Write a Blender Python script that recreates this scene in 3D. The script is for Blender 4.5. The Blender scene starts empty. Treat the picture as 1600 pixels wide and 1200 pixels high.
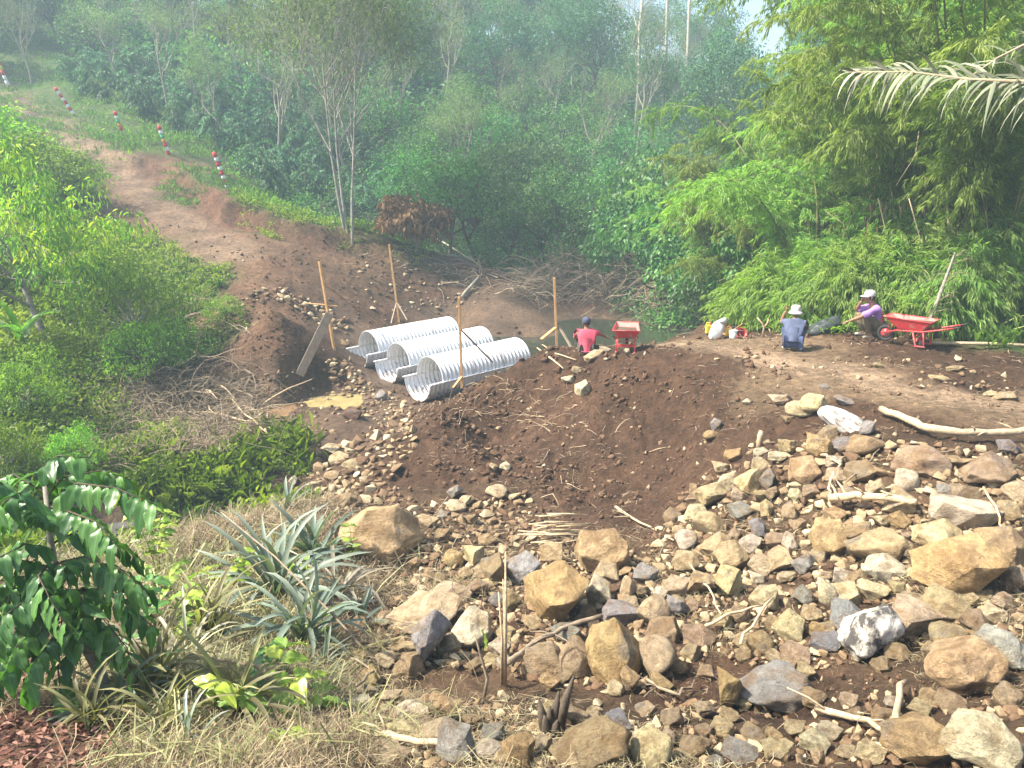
import bpy, bmesh, math, random
import numpy as np
from mathutils import Vector, Matrix, Euler
random.seed(7)
RNG = np.random.default_rng(11)
R = math.radians
SC = bpy.context.scene
COL = SC.collection

# ------------------------------------------------------------------ camera
CZ = 7.0            # eye height above the stream datum
F = 1200.0          # focal length in pixels of the 1600 px wide photograph
PITCH = R(15.0)
cam_d = bpy.data.cameras.new('camera')
cam = bpy.data.objects.new('camera', cam_d)
COL.objects.link(cam)
cam_d.sensor_width = 36.0
cam_d.lens = 36.0 * F / 1600.0
cam_d.clip_start = 0.05
cam_d.clip_end = 3000.0
cam.location = (0, 0, CZ)
cam.rotation_euler = (math.pi / 2 - PITCH, 0, 0)
SC.camera = cam

# ------------------------------------------------------------------ sky, sun, exposure
SUN_EL, SUN_AZ = 52.0, -100.0       # azimuth measured from +Y (view direction) towards +X
world = bpy.data.worlds.new('World')
SC.world = world
world.use_nodes = True
wn = world.node_tree
wn.nodes.clear()
w_out = wn.nodes.new('ShaderNodeOutputWorld')
w_bg = wn.nodes.new('ShaderNodeBackground')
w_sky = wn.nodes.new('ShaderNodeTexSky')
w_sky.sky_type = 'NISHITA'
w_sky.sun_disc = False
w_sky.sun_elevation = R(SUN_EL)
w_sky.sun_rotation = R(SUN_AZ)
w_sky.air_density = 1.0
w_sky.dust_density = 4.0
w_sky.ozone_density = 1.0
w_bg.inputs['Strength'].default_value = 0.135
wn.links.new(w_sky.outputs[0], w_bg.inputs[0])
wn.links.new(w_bg.outputs[0], w_out.inputs[0])
sun_d = bpy.data.lights.new('sun', 'SUN')
sun_d.energy = 5.0
sun_d.angle = R(0.8)
sun_d.color = (1.0, 0.93, 0.80)
sun = bpy.data.objects.new('sun', sun_d)
COL.objects.link(sun)
sv = Vector((math.sin(R(SUN_AZ)) * math.cos(R(SUN_EL)), math.cos(R(SUN_AZ)) * math.cos(R(SUN_EL)), math.sin(R(SUN_EL))))
sun.rotation_euler = sv.to_track_quat('Z', 'Y').to_euler()
sun.location = sv * 60
SC.view_settings.view_transform = 'Standard'
SC.view_settings.look = 'None'
SC.view_settings.gamma = 1.0
SC.view_settings.use_curve_mapping = False
SC.view_settings.exposure = 1.28
cy = SC.cycles
cy.use_denoising = True
cy.max_bounces = 6
cy.diffuse_bounces = 3
cy.glossy_bounces = 2
cy.transmission_bounces = 3
cy.transparent_max_bounces = 4
cy.volume_bounces = 1
cy.sample_clamp_indirect = 6.0
cy.use_adaptive_sampling = True
cy.adaptive_threshold = 0.02

# ------------------------------------------------------------------ small helpers
CP_, SP_ = math.cos(PITCH), math.sin(PITCH)
def ray(u, v):
    a, b = (u - 800) / F, (600 - v) / F
    return (a, CP_ + b * SP_, -SP_ + b * CP_)
def at(u, v, Y):
    d = ray(u, v)
    t = Y / d[1]
    return Vector((d[0] * t, Y, CZ + d[2] * t))
def depth(p):
    return p[1] * CP_ - (p[2] - CZ) * SP_

# ------------------------------------------------------------------ vectorised noise
_perm = np.random.default_rng(5).permutation(1024)
_perm = np.concatenate([_perm, _perm, _perm])
_ga = np.random.default_rng(6).uniform(0, 2 * np.pi, 1024)
_gx, _gy = np.cos(_ga), np.sin(_ga)
def noise2(x, y):
    x = np.asarray(x, float); y = np.asarray(y, float)
    xi = np.floor(x).astype(int); yi = np.floor(y).astype(int)
    fx, fy = x - xi, y - yi
    u = fx * fx * fx * (fx * (fx * 6 - 15) + 10); v = fy * fy * fy * (fy * (fy * 6 - 15) + 10)
    def g(ix, iy, dx, dy):
        h = _perm[(_perm[ix & 1023] + iy) & 1023]
        return _gx[h] * dx + _gy[h] * dy
    n00 = g(xi, yi, fx, fy); n10 = g(xi + 1, yi, fx - 1, fy)
    n01 = g(xi, yi + 1, fx, fy - 1); n11 = g(xi + 1, yi + 1, fx - 1, fy - 1)
    return (n00 * (1 - u) + n10 * u) * (1 - v) + (n01 * (1 - u) + n11 * u) * v
def fbm(x, y, o=4):
    s, a = 0, 1.0
    for i in range(o):
        s = s + a * noise2(x * 2 ** i + 17.3 * i, y * 2 ** i - 9.1 * i); a *= 0.5
    return s

# ------------------------------------------------------------------ terrain: spot heights with the kind of ground found there
# kinds: d dark fill soil, r red soil, p dry trodden soil, m wet mud, g grass, f forest floor, l leaf litter, s straw, u rubble
PX = '''
100 1180 3.3 l|400 1190 3.4 s|800 1190 3.4 u|1200 1190 3.3 u|1590 1190 3.0 u|600 1190 3.4 u|1000 1190 3.35 u
20 1050 4.4 l|200 1050 4.6 s|400 1090 4.4 s|620 1080 4.9 u|900 1090 4.7 u|1200 1090 4.5 d|1450 1090 4.2 u
1590 1000 4.8 u|1300 1000 5.2 u|1000 1000 5.8 u|750 1000 6.0 d|600 1000 6.2 u|450 1000 6.0 s|200 1000 5.2 s|50 1000 5.0 s
1590 900 5.8 u|1400 900 6.2 u|1200 900 6.8 u|1000 900 7.2 u|800 900 7.8 u|650 900 8.3 u|520 900 8.2 s|400 900 7.8 s|250 930 7.0 s|200 895 8.0 s
1590 800 6.8 u|1400 800 7.4 u|1200 800 8.3 u|1060 800 9.9 d|900 815 10.6 d|780 790 11.5 u|650 790 11 u|560 800 10.5 u|480 800 10.6 s|350 830 9.0 s
1590 715 8.0 u|1450 700 8.4 u|1300 690 9.0 u|1200 700 9.8 d|1100 700 11.2 d|950 700 12.6 d|820 720 13.0 d|757 700 14.1 d|690 705 12.9 d|655 735 12.6 d|725 660 14.9 d|560 710 14.6 u|500 725 15.2 u|470 765 13.2 u
1000 640 13.2 d|900 640 13.9 d|850 620 14.7 d|1100 640 12.2 d|1050 750 11.5 d|930 770 11.7 d
1000 583 13.7 d|1100 590 12.9 d|1200 612 11.9 p|900 560 15.0 d|862 541 15.9 d|815 565 15.6 d|760 600 15.3 d|705 638 14.5 d|668 668 14.0 d
490 690 16.6 m|440 700 17 m|530 660 18.0 m|1240 547 14.2 p|1410 540 14.0 d|1130 533 15.5 p|1050 543 16.5 p|980 550 17.3 p|930 548 17.2 p
1600 565 12.8 d|1600 640 10.0 p|1400 620 10.8 p|1300 590 12.0 p|1500 600 11.4 d|1320 640 10.2 d
1250 500 18 d|1100 508 18.6 d|1180 512 17 d|1450 520 15.6 d|1590 540 14.0 g|1590 470 16.5 l|1590 390 19 l|1480 480 17.6 g|1350 500 17 d|1330 460 20 f|1200 470 22 f
1090 488 29 f|1040 470 31 f|900 468 33 l|820 440 34 l|1000 440 34.5 l|1100 440 33 f|780 470 30 m|840 508 27.4 m|760 500 28 m
650 440 31 d|560 400 32 r|480 385 31 r|700 405 34.5 l|420 400 28 r|400 460 25 r|425 476 21.9 r|425 472 24.8 r|385 520 21.8 r|465 520 22 d|420 575 20.4 d|500 530 23 d|450 600 20 m|520 625 20.5 m|400 620 20 m|560 655 18.4 m|620 600 22 m|560 545 25.5 m|600 500 27 d
360 540 22 r|350 490 24 r
350 390 29 p|300 350 32 r|220 290 37 r|150 240 42 g|60 190 50 g|0 150 57 g|260 275 39.6 r|330 330 34 r|290 300 37 g|330 290 38 g|260 230 43 g|170 180 49 g|100 130 55 g|20 100 62 g|20 215 45 g|95 262 40 g|-50 185 50 g|130 205 47.5 g|70 165 54 g|40 240 42 g
450 362 33 g|560 370 33 g|400 330 35 g|640 385 34 g|380 370 30.5 r|230 330 34 r
300 640 19 s|200 700 17 g|300 700 15.5 s|330 760 14 g|100 700 16 g|0 700 14.5 g|100 560 20 g|0 560 18 g|0 450 24 g|150 500 24 g|280 480 25 g|330 560 22.5 g
0 300 35 g|100 300 36 g|0 240 42 g|50 350 30 g|200 400 29 g|300 430 27 g
'''
WD = '''
0 -4 5.3 l|0 0 5.25 l|-4 0 5.0 l|4 0 5.5 u|9 0 5.6 u|-9 0 3.8 g|2 1.6 4.95 u|-2 1.6 4.7 l|-9 4 3.2 g|9 4 4.4 u|14 8 4.6 d
-6.6 12.8 0.1 m|-7.6 12.6 0.1 m|-8.4 12.2 0.1 m|-8 11.2 0.2 m|-6.6 11.2 0.3 m|-5.4 13.6 0.3 m|-5.6 11.2 0.8 g|-4.6 12.2 0.9 g|-4.5 14.6 0.4 m|-4.2 16.2 0.5 m|-11 10.5 0.2 m|-10 13.5 1.6 g|-14 10 1.0 g|-16 16 3.0 g|-7.4 9.3 2.2 g|-10 7 2.4 g|-24 22 5.5 g|-28 36 9.0 g|-36 55 13 g|-16 4 3 g
-4.7 24.2 1.0 m|-2.4 20.6 1.0 m|-3.5 22.4 1.0 m|-2.3 29 1.25 m|0.4 26.4 1.1 m|-1 24 1.0 m|0.6 22.5 1.1 m|1.5 20.8 1.4 d|3.5 21 1.6 d|-1.2 18.2 1.7 d|-2.6 17.6 1.5 d|0.2 17.8 2.0 d|1.2 19.0 2.0 d|-3.3 18.2 1.1 m
2 26 1.1 m|4 28 1.0 m|5 25 1.2 m|7.5 27 1.4 m|2.5 29.5 1.1 m|6.5 24 2.6 f|9 22 3.0 f|6.4 21.5 2.2 d
10 28 3.0 f|13 24 4.4 f|16 21 5.6 f|20 25 7.5 f|15 32 5.0 f|26 30 10 f|22 16 6.2 g|18 11 5.0 d|25 40 10 f|12 36 3.2 f|30 10 7 g
0 38 2.4 f|-8 38 3.6 f|6 38 2.6 f|-14 44 7.0 f|-6 46 5.4 f|2 46 4.2 f|10 46 4.4 f|18 46 6.5 f
-30 66 17 f|-18 60 14 f|-8 60 12 f|0 60 10.5 f|10 60 9.5 f|20 60 10 f|32 60 14 f|45 40 16 f
-45 85 25 f|-25 80 22 f|-10 80 20 f|5 80 18 f|18 80 15.5 f|30 80 14 f|45 80 20 f|-20 115 25 f|10 115 22 f|40 115 20 f|-60 60 20 g|-70 110 30 f|70 110 26 f|0 170 22 f|-70 170 28 f|70 170 24 f|90 60 26 f|-60 20 12 g|60 10 14 g
'''
pts, kinds = [], []
for tok in PX.replace('\n', '|').split('|'):
    if tok.strip():
        a = tok.split(); pts.append(at(float(a[0]), float(a[1]), float(a[2]))); kinds.append(a[3])
for tok in WD.replace('\n', '|').split('|'):
    if tok.strip():
        a = tok.split(); pts.append(Vector((float(a[0]), float(a[1]), float(a[2])))); kinds.append(a[3])
PT = np.array([tuple(p) for p in pts])
def _rad(ax, ay, bx, by):
    return np.sqrt((ax[:, None] - bx[None]) ** 2 + (ay[:, None] - by[None]) ** 2)
_n = len(PT)
_A = np.zeros((_n + 3, _n + 3))
_A[:_n, :_n] = _rad(PT[:, 0], PT[:, 1], PT[:, 0], PT[:, 1]) - 0.03 * np.eye(_n)
_A[:_n, _n] = 1; _A[:_n, _n + 1] = PT[:, 0]; _A[:_n, _n + 2] = PT[:, 1]
_A[_n:, :_n] = _A[:_n, _n:].T
_W = np.linalg.solve(_A, np.concatenate([PT[:, 2], [0, 0, 0]]))
KN = 'drpmgflsu'
_ki = np.array([KN.index(k) for k in kinds])
def kind_weights(x, y):
    wx = x + 0.5 * fbm(x * 0.5 + 3, y * 0.5, 3); wy = y + 0.5 * fbm(x * 0.5 - 7, y * 0.5 + 5, 3)
    d = _rad(wx, wy, PT[:, 0], PT[:, 1]) / (0.05 * np.maximum(y, 2)[:, None] + 0.3)
    w = 1.0 / (d ** 5 + 0.02)
    out = np.zeros((len(x), len(KN)))
    for k in range(len(KN)):
        out[:, k] = w[:, _ki == k].sum(1)
    return out / out.sum(1, keepdims=True)
def smooth_h(x, y):
    return _rad(x, y, PT[:, 0], PT[:, 1]) @ _W[:_n] + _W[_n] + _W[_n + 1] * x + _W[_n + 2] * y
AMP = np.array([1.0, 1.0, 0.35, 0.5, 0.7, 0.8, 0.5, 0.6, 0.9])
SCARP = [at(*q) for q in ((120, 236, 44), (190, 268, 40), (262, 274, 39), (325, 318, 35.2), (352, 345, 33.2), (420, 362, 32.6), (480, 378, 32), (560, 388, 32.5), (640, 398, 33))]
def scarp(x, y):
    best = np.full(len(x), 99.0); sgn = np.ones(len(x)); tt = np.zeros(len(x))
    xx = x + 0.35 * noise2(x * 0.9, y * 0.9); yy = y + 0.5 * noise2(x * 0.8 + 9, y * 0.8) + 0.15 * noise2(x * 3, y * 3)
    n = len(SCARP) - 1
    for i, (a, b) in enumerate(zip(SCARP[:-1], SCARP[1:])):
        dx, dy = b.x - a.x, b.y - a.y; t = np.clip(((xx - a.x) * dx + (yy - a.y) * dy) / (dx * dx + dy * dy), 0, 1)
        ex, ey = xx - a.x - t * dx, yy - a.y - t * dy; d = np.hypot(ex, ey); m = d < best
        best = np.where(m, d, best); sgn = np.where(m, np.sign(dx * ey - dy * ex + 1e-9), sgn); tt = np.where(m, (i + t) / n, tt)
    return best * sgn, np.sin(np.pi * np.clip(tt * 0.94 + 0.03, 0, 1)) ** 0.5
BASINS = []
def H(x, y, want=False):
    x = np.atleast_1d(np.asarray(x, float)); y = np.atleast_1d(np.asarray(y, float))
    z = np.empty(len(x)); K = np.empty((len(x), len(KN)))
    for i in range(0, len(x), 40000):
        s = slice(i, i + 40000)
        z[s] = smooth_h(x[s], y[s]); K[s] = kind_weights(x[s], y[s])
    amp = K @ AMP
    far = (y > 26) & (y < 52) & (x < 2)
    if far.any():
        sd, fade = scarp(x[far], y[far]); st = np.clip(sd / 0.45 + 0.5, 0, 1); z[far] += 0.75 * fade * st * np.exp(-np.clip(sd, 0, 9) / 4.0) - 0.25 * fade * (1 - st) * np.exp(-np.clip(-sd, 0, 9) / 1.5)
    clod = np.abs(fbm(x * 2.2, y * 2.2, 4))
    z = z + amp * (0.16 * fbm(x * 0.45, y * 0.45, 3) + 0.11 * (0.35 - clod) + 0.035 * fbm(x * 9, y * 9, 2) * np.clip(14 / (y + 6), 0.2, 1))
    z = z + (K[:, 0] + 0.6 * K[:, 1]) * (0.10 * np.clip(np.abs(fbm(x * 1.15 + 9, y * 1.4, 3)), 0, 0.8) + 0.09 * noise2(x * 3.6, y * 3.6) + 0.07 * np.abs(noise2(x * 8, y * 8)) * np.clip(20 / (y + 4), 0, 1) + 0.04 * np.abs(noise2(x * 14, y * 14)) * np.clip(16 / (y + 4), 0, 1)) - K[:, 0] * 0.04
    for cx, cy, r_, zc in BASINS:
        dd = np.hypot(x - cx, (y - cy)) + 0.3 * r_ * noise2(x * 1.6 + cx, y * 1.6); m = dd < 1.7 * r_
        w_ = np.clip((1.7 * r_ - dd[m]) / (0.7 * r_), 0, 1); w_ = w_ * w_ * (3 - 2 * w_)
        tgt = zc - 0.10 * np.clip(1 - (dd[m] / r_) ** 2, 0, 1) + 0.03 * np.clip(dd[m] / r_ - 0.9, 0, 1) + 0.16 * noise2(x[m] * 2.6, y[m] * 2.6) + 0.05 * noise2(x[m] * 8, y[m] * 8)
        z[m] = z[m] * (1 - w_) + tgt * w_
    # rain rills and slumps running down the dug faces
    z = z - K[:, 0] * 0.10 * np.clip(noise2(x * 1.3 + 40, y * 0.5), 0, 1)
    return (z, K) if want else z
def hz(x, y):
    return float(H([x], [y])[0])
_Ys = 2.4 * (1.0075 ** np.arange(0, 560))
def ground(u, v):
    """the point of the ground seen at this place of the photograph"""
    d = ray(u, v)
    t = _Ys / d[1]
    g = CZ + d[2] * t - H(d[0] * t, _Ys)
    i = np.argmax(g < 0)
    if g[i] >= 0 or i == 0:
        return at(u, v, 60) if i == 0 and g[0] > 0 else at(u, v, 3.0)
    a, b = g[i - 1], g[i]
    Y = _Ys[i - 1] + (_Ys[i] - _Ys[i - 1]) * a / (a - b)
    return at(u, v, Y)

_b = []
for u_, v_, r_ in ((522, 624, 0.95), (440, 638, 0.55)):
    p_ = ground(u_, v_); _b.append((p_.x, p_.y, r_, p_.z - 0.04))
BASINS += _b

# ------------------------------------------------------------------ object helpers
def tag(o, label=None, cat=None, group=None, kind=None):
    if label: o['label'] = label
    if cat: o['category'] = cat
    if group: o['group'] = group
    if kind: o['kind'] = kind
    return o
def empty(name, loc, label=None, cat=None, group=None, rz=0.0):
    o = bpy.data.objects.new(name, None)
    o.empty_display_size = 0.2
    COL.objects.link(o); o.location = loc; o.rotation_euler = (0, 0, rz)
    return tag(o, label, cat, group)
def link(name, me, parent=None, loc=None, rot=None, scale=None):
    o = bpy.data.objects.new(name, me)
    COL.objects.link(o)
    if parent: o.parent = parent
    if loc is not None: o.location = loc
    if rot is not None: o.rotation_euler = rot
    if scale is not None: o.scale = scale if hasattr(scale, '__len__') else (scale,) * 3
    return o
def copy_tree(o, parent=None):
    c = o.copy(); COL.objects.link(c); c.parent = parent
    for ch in list(o.children):
        copy_tree(ch, c)
    return c
def np_mesh(name, V, Fc, mat=None, smooth=False, tone=None, attr='tone'):
    """mesh from arrays; Fc is an (n,3) or (n,4) array"""
    V = np.asarray(V, np.float32); Fc = np.asarray(Fc, np.int32)
    me = bpy.data.meshes.new(name)
    n, k = Fc.shape
    me.vertices.add(len(V)); me.vertices.foreach_set('co', V.ravel())
    me.loops.add(n * k); me.loops.foreach_set('vertex_index', Fc.ravel())
    me.polygons.add(n)
    me.polygons.foreach_set('loop_start', np.arange(0, n * k, k, dtype=np.int32))
    me.update(calc_edges=True)
    if smooth: me.polygons.foreach_set('use_smooth', np.ones(n, bool))
    if tone is not None:
        at_ = me.attributes.new(attr, 'FLOAT', 'POINT'); at_.data.foreach_set('value', np.asarray(tone, np.float32))
    if mat: me.materials.append(mat)
    return me
class MB:
    """collects boxes, tubes and loops, then becomes one mesh"""
    def __init__(s): s.v = []; s.f = []
    def add(s, V, Fc):
        b = len(s.v); s.v += [tuple(p) for p in V]; s.f += [tuple(i + b for i in f) for f in Fc]; return s
    def box(s, c, size, rot=None, taper=1.0):
        M = rot.to_matrix() if rot is not None else Matrix.Identity(3)
        V = []
        for z in (-1, 1):
            k = taper if z > 0 else 1.0
            for x, y in ((-1, -1), (1, -1), (1, 1), (-1, 1)):
                V.append(Vector(c) + M @ Vector((x * size[0] / 2 * k, y * size[1] / 2 * k, z * size[2] / 2)))
        return s.add(V, [(3, 2, 1, 0), (4, 5, 6, 7), (0, 1, 5, 4), (1, 2, 6, 5), (2, 3, 7, 6), (3, 0, 4, 7)])
    def tube(s, P, r, n=6, cap=True):
        P = [Vector(p) for p in P]; m = len(P)
        rr = r if hasattr(r, '__len__') else [r] * m
        V = []; prev = None
        for i, p in enumerate(P):
            t = (P[min(i + 1, m - 1)] - P[max(i - 1, 0)]).normalized()
            if t.length < 0.5: t = Vector((0, 0, 1))
            if prev is None:
                a = t.orthogonal().normalized()
            else:
                a = (prev - t * prev.dot(t))
                a = a.normalized() if a.length > 1e-5 else t.orthogonal().normalized()
            prev = a; b = t.cross(a)
            for k in range(n):
                w = 2 * math.pi * k / n
                V.append(p + (a * math.cos(w) + b * math.sin(w)) * rr[i])
        Fc = []
        for i in range(m - 1):
            for k in range(n):
                k2 = (k + 1) % n
                Fc.append((i * n + k, i * n + k2, (i + 1) * n + k2, (i + 1) * n + k))
        if cap:
            Fc.append(tuple(range(n))[::-1]); Fc.append(tuple((m - 1) * n + k for k in range(n)))
        return s.add(V, Fc)
    def mesh(s, name, mat, smooth=False):
        me = bpy.data.meshes.new(name); me.from_pydata(s.v, [], s.f); me.update()
        if mat: me.materials.append(mat)
        if smooth:
            for p in me.polygons: p.use_smooth = True
        return me
    def build(s, name, mat, parent=None, smooth=False, loc=None, bevel=0.0):
        o = link(name, s.mesh(name, mat, smooth), parent, loc)
        if bevel:
            m = o.modifiers.new('bevel', 'BEVEL'); m.width = bevel; m.segments = 2; m.limit_method = 'ANGLE'
        return o

# ------------------------------------------------------------------ materials
def material(name, build):
    m = bpy.data.materials.new(name); m.use_nodes = True
    nt = m.node_tree; nt.nodes.clear()
    class N:
        def n(s, t, **kw):
            nd = nt.nodes.new(t)
            for k, v in kw.items():
                if k in nd.inputs: nd.inputs[k].default_value = v
                else: setattr(nd, k, v)
            return nd
        def l(s, a, b): nt.links.new(a, b)
        def tex(s, scale=5.0, detail=5.0, rough=0.55, coord='Object', dist=0.0):
            tc = s.n('ShaderNodeTexCoord'); t = s.n('ShaderNodeTexNoise')
            t.inputs['Scale'].default_value = scale; t.inputs['Detail'].default_value = detail
            t.inputs['Roughness'].default_value = rough; t.inputs['Distortion'].default_value = dist
            s.l(tc.outputs[coord], t.inputs['Vector']); return t
        def ramp(s, src, stops, interp='LINEAR'):
            r = s.n('ShaderNodeValToRGB'); e = r.color_ramp.elements; r.color_ramp.interpolation = interp
            while len(e) > 1: e.remove(e[-1])
            e[0].position = stops[0][0]; e[0].color = (*stops[0][1], 1) if hasattr(stops[0][1], '__len__') else (stops[0][1],) * 3 + (1,)
            for p, c in stops[1:]:
                x = e.new(p); x.color = (*c, 1) if hasattr(c, '__len__') else (c,) * 3 + (1,)
            s.l(src, r.inputs[0]); return r
        def mix(s, a, b, f, mode='MIX'):
            x = s.n('ShaderNodeMix'); x.data_type = 'RGBA'; x.blend_type = mode
            for sock, val in ((x.inputs['Factor'], f), (x.inputs['A'], a), (x.inputs['B'], b)):
                if isinstance(val, bpy.types.NodeSocket): s.l(val, sock)
                elif hasattr(val, '__len__'): sock.default_value = (*val, 1)
                elif sock.type == 'RGBA': sock.default_value = (val, val, val, 1)
                else: sock.default_value = val
            return x.outputs['Result']
        def math(s, op, a, b=0.0, clamp=False):
            x = s.n('ShaderNodeMath'); x.operation = op; x.use_clamp = clamp
            for i, val in enumerate((a, b)):
                if isinstance(val, bpy.types.NodeSocket): s.l(val, x.inputs[i])
                else: x.inputs[i].default_value = val
            return x.outputs[0]
        def bump(s, h, strength=0.4, dist=0.02, normal=None):
            b = s.n('ShaderNodeBump'); b.inputs['Strength'].default_value = strength; b.inputs['Distance'].default_value = dist
            s.l(h, b.inputs['Height'])
            if normal: s.l(normal, b.inputs['Normal'])
            return b.outputs[0]
        def out(s, col, rough=0.8, normal=None, metal=0.0, spec=0.3, transl=None, tcol=None):
            p = s.n('ShaderNodeBsdfPrincipled')
            for key, val in (('Base Color', col), ('Roughness', rough), ('Metallic', metal), ('Specular IOR Level', spec)):
                if isinstance(val, bpy.types.NodeSocket): s.l(val, p.inputs[key])
                elif hasattr(val, '__len__'): p.inputs[key].default_value = (*val, 1)
                else: p.inputs[key].default_value = val
            if normal: s.l(normal, p.inputs['Normal'])
            sh = p.outputs[0]
            if transl:
                t = s.n('ShaderNodeBsdfTranslucent'); ms = s.n('ShaderNodeMixShader'); ms.inputs[0].default_value = transl
                tc = tcol if tcol is not None else col
                if isinstance(tc, bpy.types.NodeSocket): s.l(tc, t.inputs[0])
                else: t.inputs[0].default_value = (*tc, 1)
                s.l(sh, ms.inputs[1]); s.l(t.outputs[0], ms.inputs[2]); sh = ms.outputs[0]
            o = s.n('ShaderNodeOutputMaterial'); s.l(sh, o.inputs[0])
    build(N())
    return m

def m_ground(N):
    A = N.n('ShaderNodeAttribute', attribute_name='albedo'); W = N.n('ShaderNodeAttribute', attribute_name='wet')
    big = N.tex(0.9, 6, 0.6); mid = N.tex(7, 8, 0.7); fine = N.tex(38, 6, 0.75)
    f1 = N.ramp(big.outputs[0], [(0.3, 0.58), (0.7, 1.35)])
    f2 = N.ramp(mid.outputs[0], [(0.30, 0.42), (0.52, 1.0), (0.72, 1.55)])
    f3 = N.ramp(fine.outputs[0], [(0.3, 0.6), (0.55, 1.05), (0.72, 1.7)])
    c = N.mix(A.outputs['Color'], f1.outputs[0], 1.0, 'MULTIPLY')
    c = N.mix(c, f2.outputs[0], 1.0, 'MULTIPLY')
    c = N.mix(c, f3.outputs[0], 0.8, 'MULTIPLY')
    # pale crumbs of stone and root in the soil
    tc = N.n('ShaderNodeTexCoord'); vo = N.n('ShaderNodeTexVoronoi'); vo.inputs['Scale'].default_value = 16; N.l(tc.outputs['Object'], vo.inputs['Vector'])
    sp = N.ramp(vo.outputs['Distance'], [(0.09, 1.0), (0.15, 0.0)])
    spm = N.tex(2.5, 3); spr = N.ramp(spm.outputs[0], [(0.48, 0.0), (0.62, 0.8)])
    sel = N.math('MULTIPLY', sp.outputs[0], spr.outputs[0])
    dryk = N.math('SUBTRACT', 1.0, W.outputs['Fac'])
    c = N.mix(c, (0.30, 0.23, 0.16), N.math('MULTIPLY', sel, dryk))
    rough = N.math('SUBTRACT', 0.95, N.math('MULTIPLY', W.outputs['Fac'], 0.55))
    h = N.math('ADD', mid.outputs[0], N.math('MULTIPLY', fine.outputs[0], 0.5))
    N.out(c, rough, N.bump(h, 1.0, 0.09), spec=0.2)
M_ground = material('ground_soil', m_ground)

def leaf_mat(name, dark, mid, light, transl=0.35, rough=0.5, tcol=None, spec=0.4):
    def b(N):
        a = N.n('ShaderNodeAttribute', attribute_name='tone')
        oi = N.n('ShaderNodeObjectInfo')
        r = N.ramp(a.outputs['Fac'], [(0.0, dark), (0.5, mid), (1.0, light)])
        v = N.math('ADD', 0.66, N.math('MULTIPLY', oi.outputs['Random'], 0.7))
        hsv = N.n('ShaderNodeHueSaturation'); N.l(r.outputs[0], hsv.inputs['Color']); N.l(v, hsv.inputs['Value'])
        hue = N.math('ADD', 0.475, N.math('MULTIPLY', oi.outputs['Random'], 0.05)); N.l(hue, hsv.inputs['Hue'])
        t = N.mix(hsv.outputs[0], tcol if tcol else (1.5, 1.7, 0.7), 1.0, 'MULTIPLY')
        N.out(hsv.outputs[0], rough, spec=spec, transl=transl, tcol=t)
    return material(name, b)
def bark_mat(name, c1, c2, scale=12):
    def b(N):
        t = N.tex(scale, 6, 0.65); r = N.ramp(t.outputs[0], [(0.3, c1), (0.7, c2)])
        N.out(r.outputs[0], 0.9, N.bump(t.outputs[0], 0.6, 0.02), spec=0.15)
    return material(name, b)
def plain(name, c, rough=0.6, metal=0.0, var=0.25, scale=8, bump=0.15, spec=0.4):
    def b(N):
        t = N.tex(scale, 5, 0.6)
        r = N.ramp(t.outputs[0], [(0.3, tuple(x * (1 - var) for x in c)), (0.7, tuple(min(1, x * (1 + var)) for x in c))])
        N.out(r.outputs[0], rough, N.bump(t.outputs[0], bump, 0.01), metal, spec)
    return material(name, b)

# ------------------------------------------------------------------ the ground sheet
KCOL = np.array([(0.086, 0.048, 0.028), (0.150, 0.085, 0.050), (0.235, 0.160, 0.095), (0.140, 0.090, 0.056), (0.070, 0.105, 0.028),
                 (0.045, 0.048, 0.022), (0.17, 0.095, 0.062), (0.13, 0.098, 0.060), (0.115, 0.072, 0.042)])
rows = [-5.0]
while rows[-1] < 230: rows.append(rows[-1] + 0.0105 * max(rows[-1], 0) + 0.028 + (0.25 if rows[-1] < 1 else 0))
rows = np.array(rows)
cs = np.linspace(-1, 1, 520); cs = np.sign(cs) * (0.72 * np.abs(cs) + 0.28 * np.abs(cs) ** 3)
gx = cs[None, :] * (1.05 * np.maximum(rows, 0)[:, None] + 9.0); gy = np.repeat(rows[:, None], len(cs), 1)
gz, gk = H(gx.ravel(), gy.ravel(), True)
nr, nc = gx.shape
idx = np.arange(nr * nc).reshape(nr, nc)
Fq = np.stack([idx[:-1, :-1], idx[:-1, 1:], idx[1:, 1:], idx[1:, :-1]], -1).reshape(-1, 4)
me = np_mesh('ground', np.stack([gx.ravel(), gy.ravel(), gz], 1), Fq, M_ground, True)
alb = gk @ KCOL
def along(line, half):
    d_ = np.full(nr * nc, 99.0)
    for a, b in zip(line[:-1], line[1:]):
        t = np.clip(((gx.ravel() - a.x) * (b.x - a.x) + (gy.ravel() - a.y) * (b.y - a.y)) / ((b.x - a.x) ** 2 + (b.y - a.y) ** 2), 0, 1)
        d_ = np.minimum(d_, np.hypot(gx.ravel() - a.x - t * (b.x - a.x), gy.ravel() - a.y - t * (b.y - a.y)))
    return np.clip(1.4 - d_ / half + 0.5 * fbm(gx.ravel() * 0.8, gy.ravel() * 0.8, 2), 0, 1)[:, None]
farm = (gy.ravel() > 26) & (gy.ravel() < 52) & (gx.ravel() < 2)
sd_, fd_ = scarp(gx.ravel()[farm], gy.ravel()[farm])
kk = (np.clip(1.4 - np.abs(sd_ + 0.1) / 0.45, 0, 1) * fd_)[:, None]
alb[farm] = alb[farm] * (1 - kk) + np.array([(0.135, 0.070, 0.042)]) * kk
hill = along([at(*q) for q in ((370, 400, 28.5), (345, 385, 29.5), (295, 345, 32), (210, 285, 37), (150, 238, 42), (75, 192, 49), (0, 152, 57), (-60, 110, 66))], 1.15)
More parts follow.
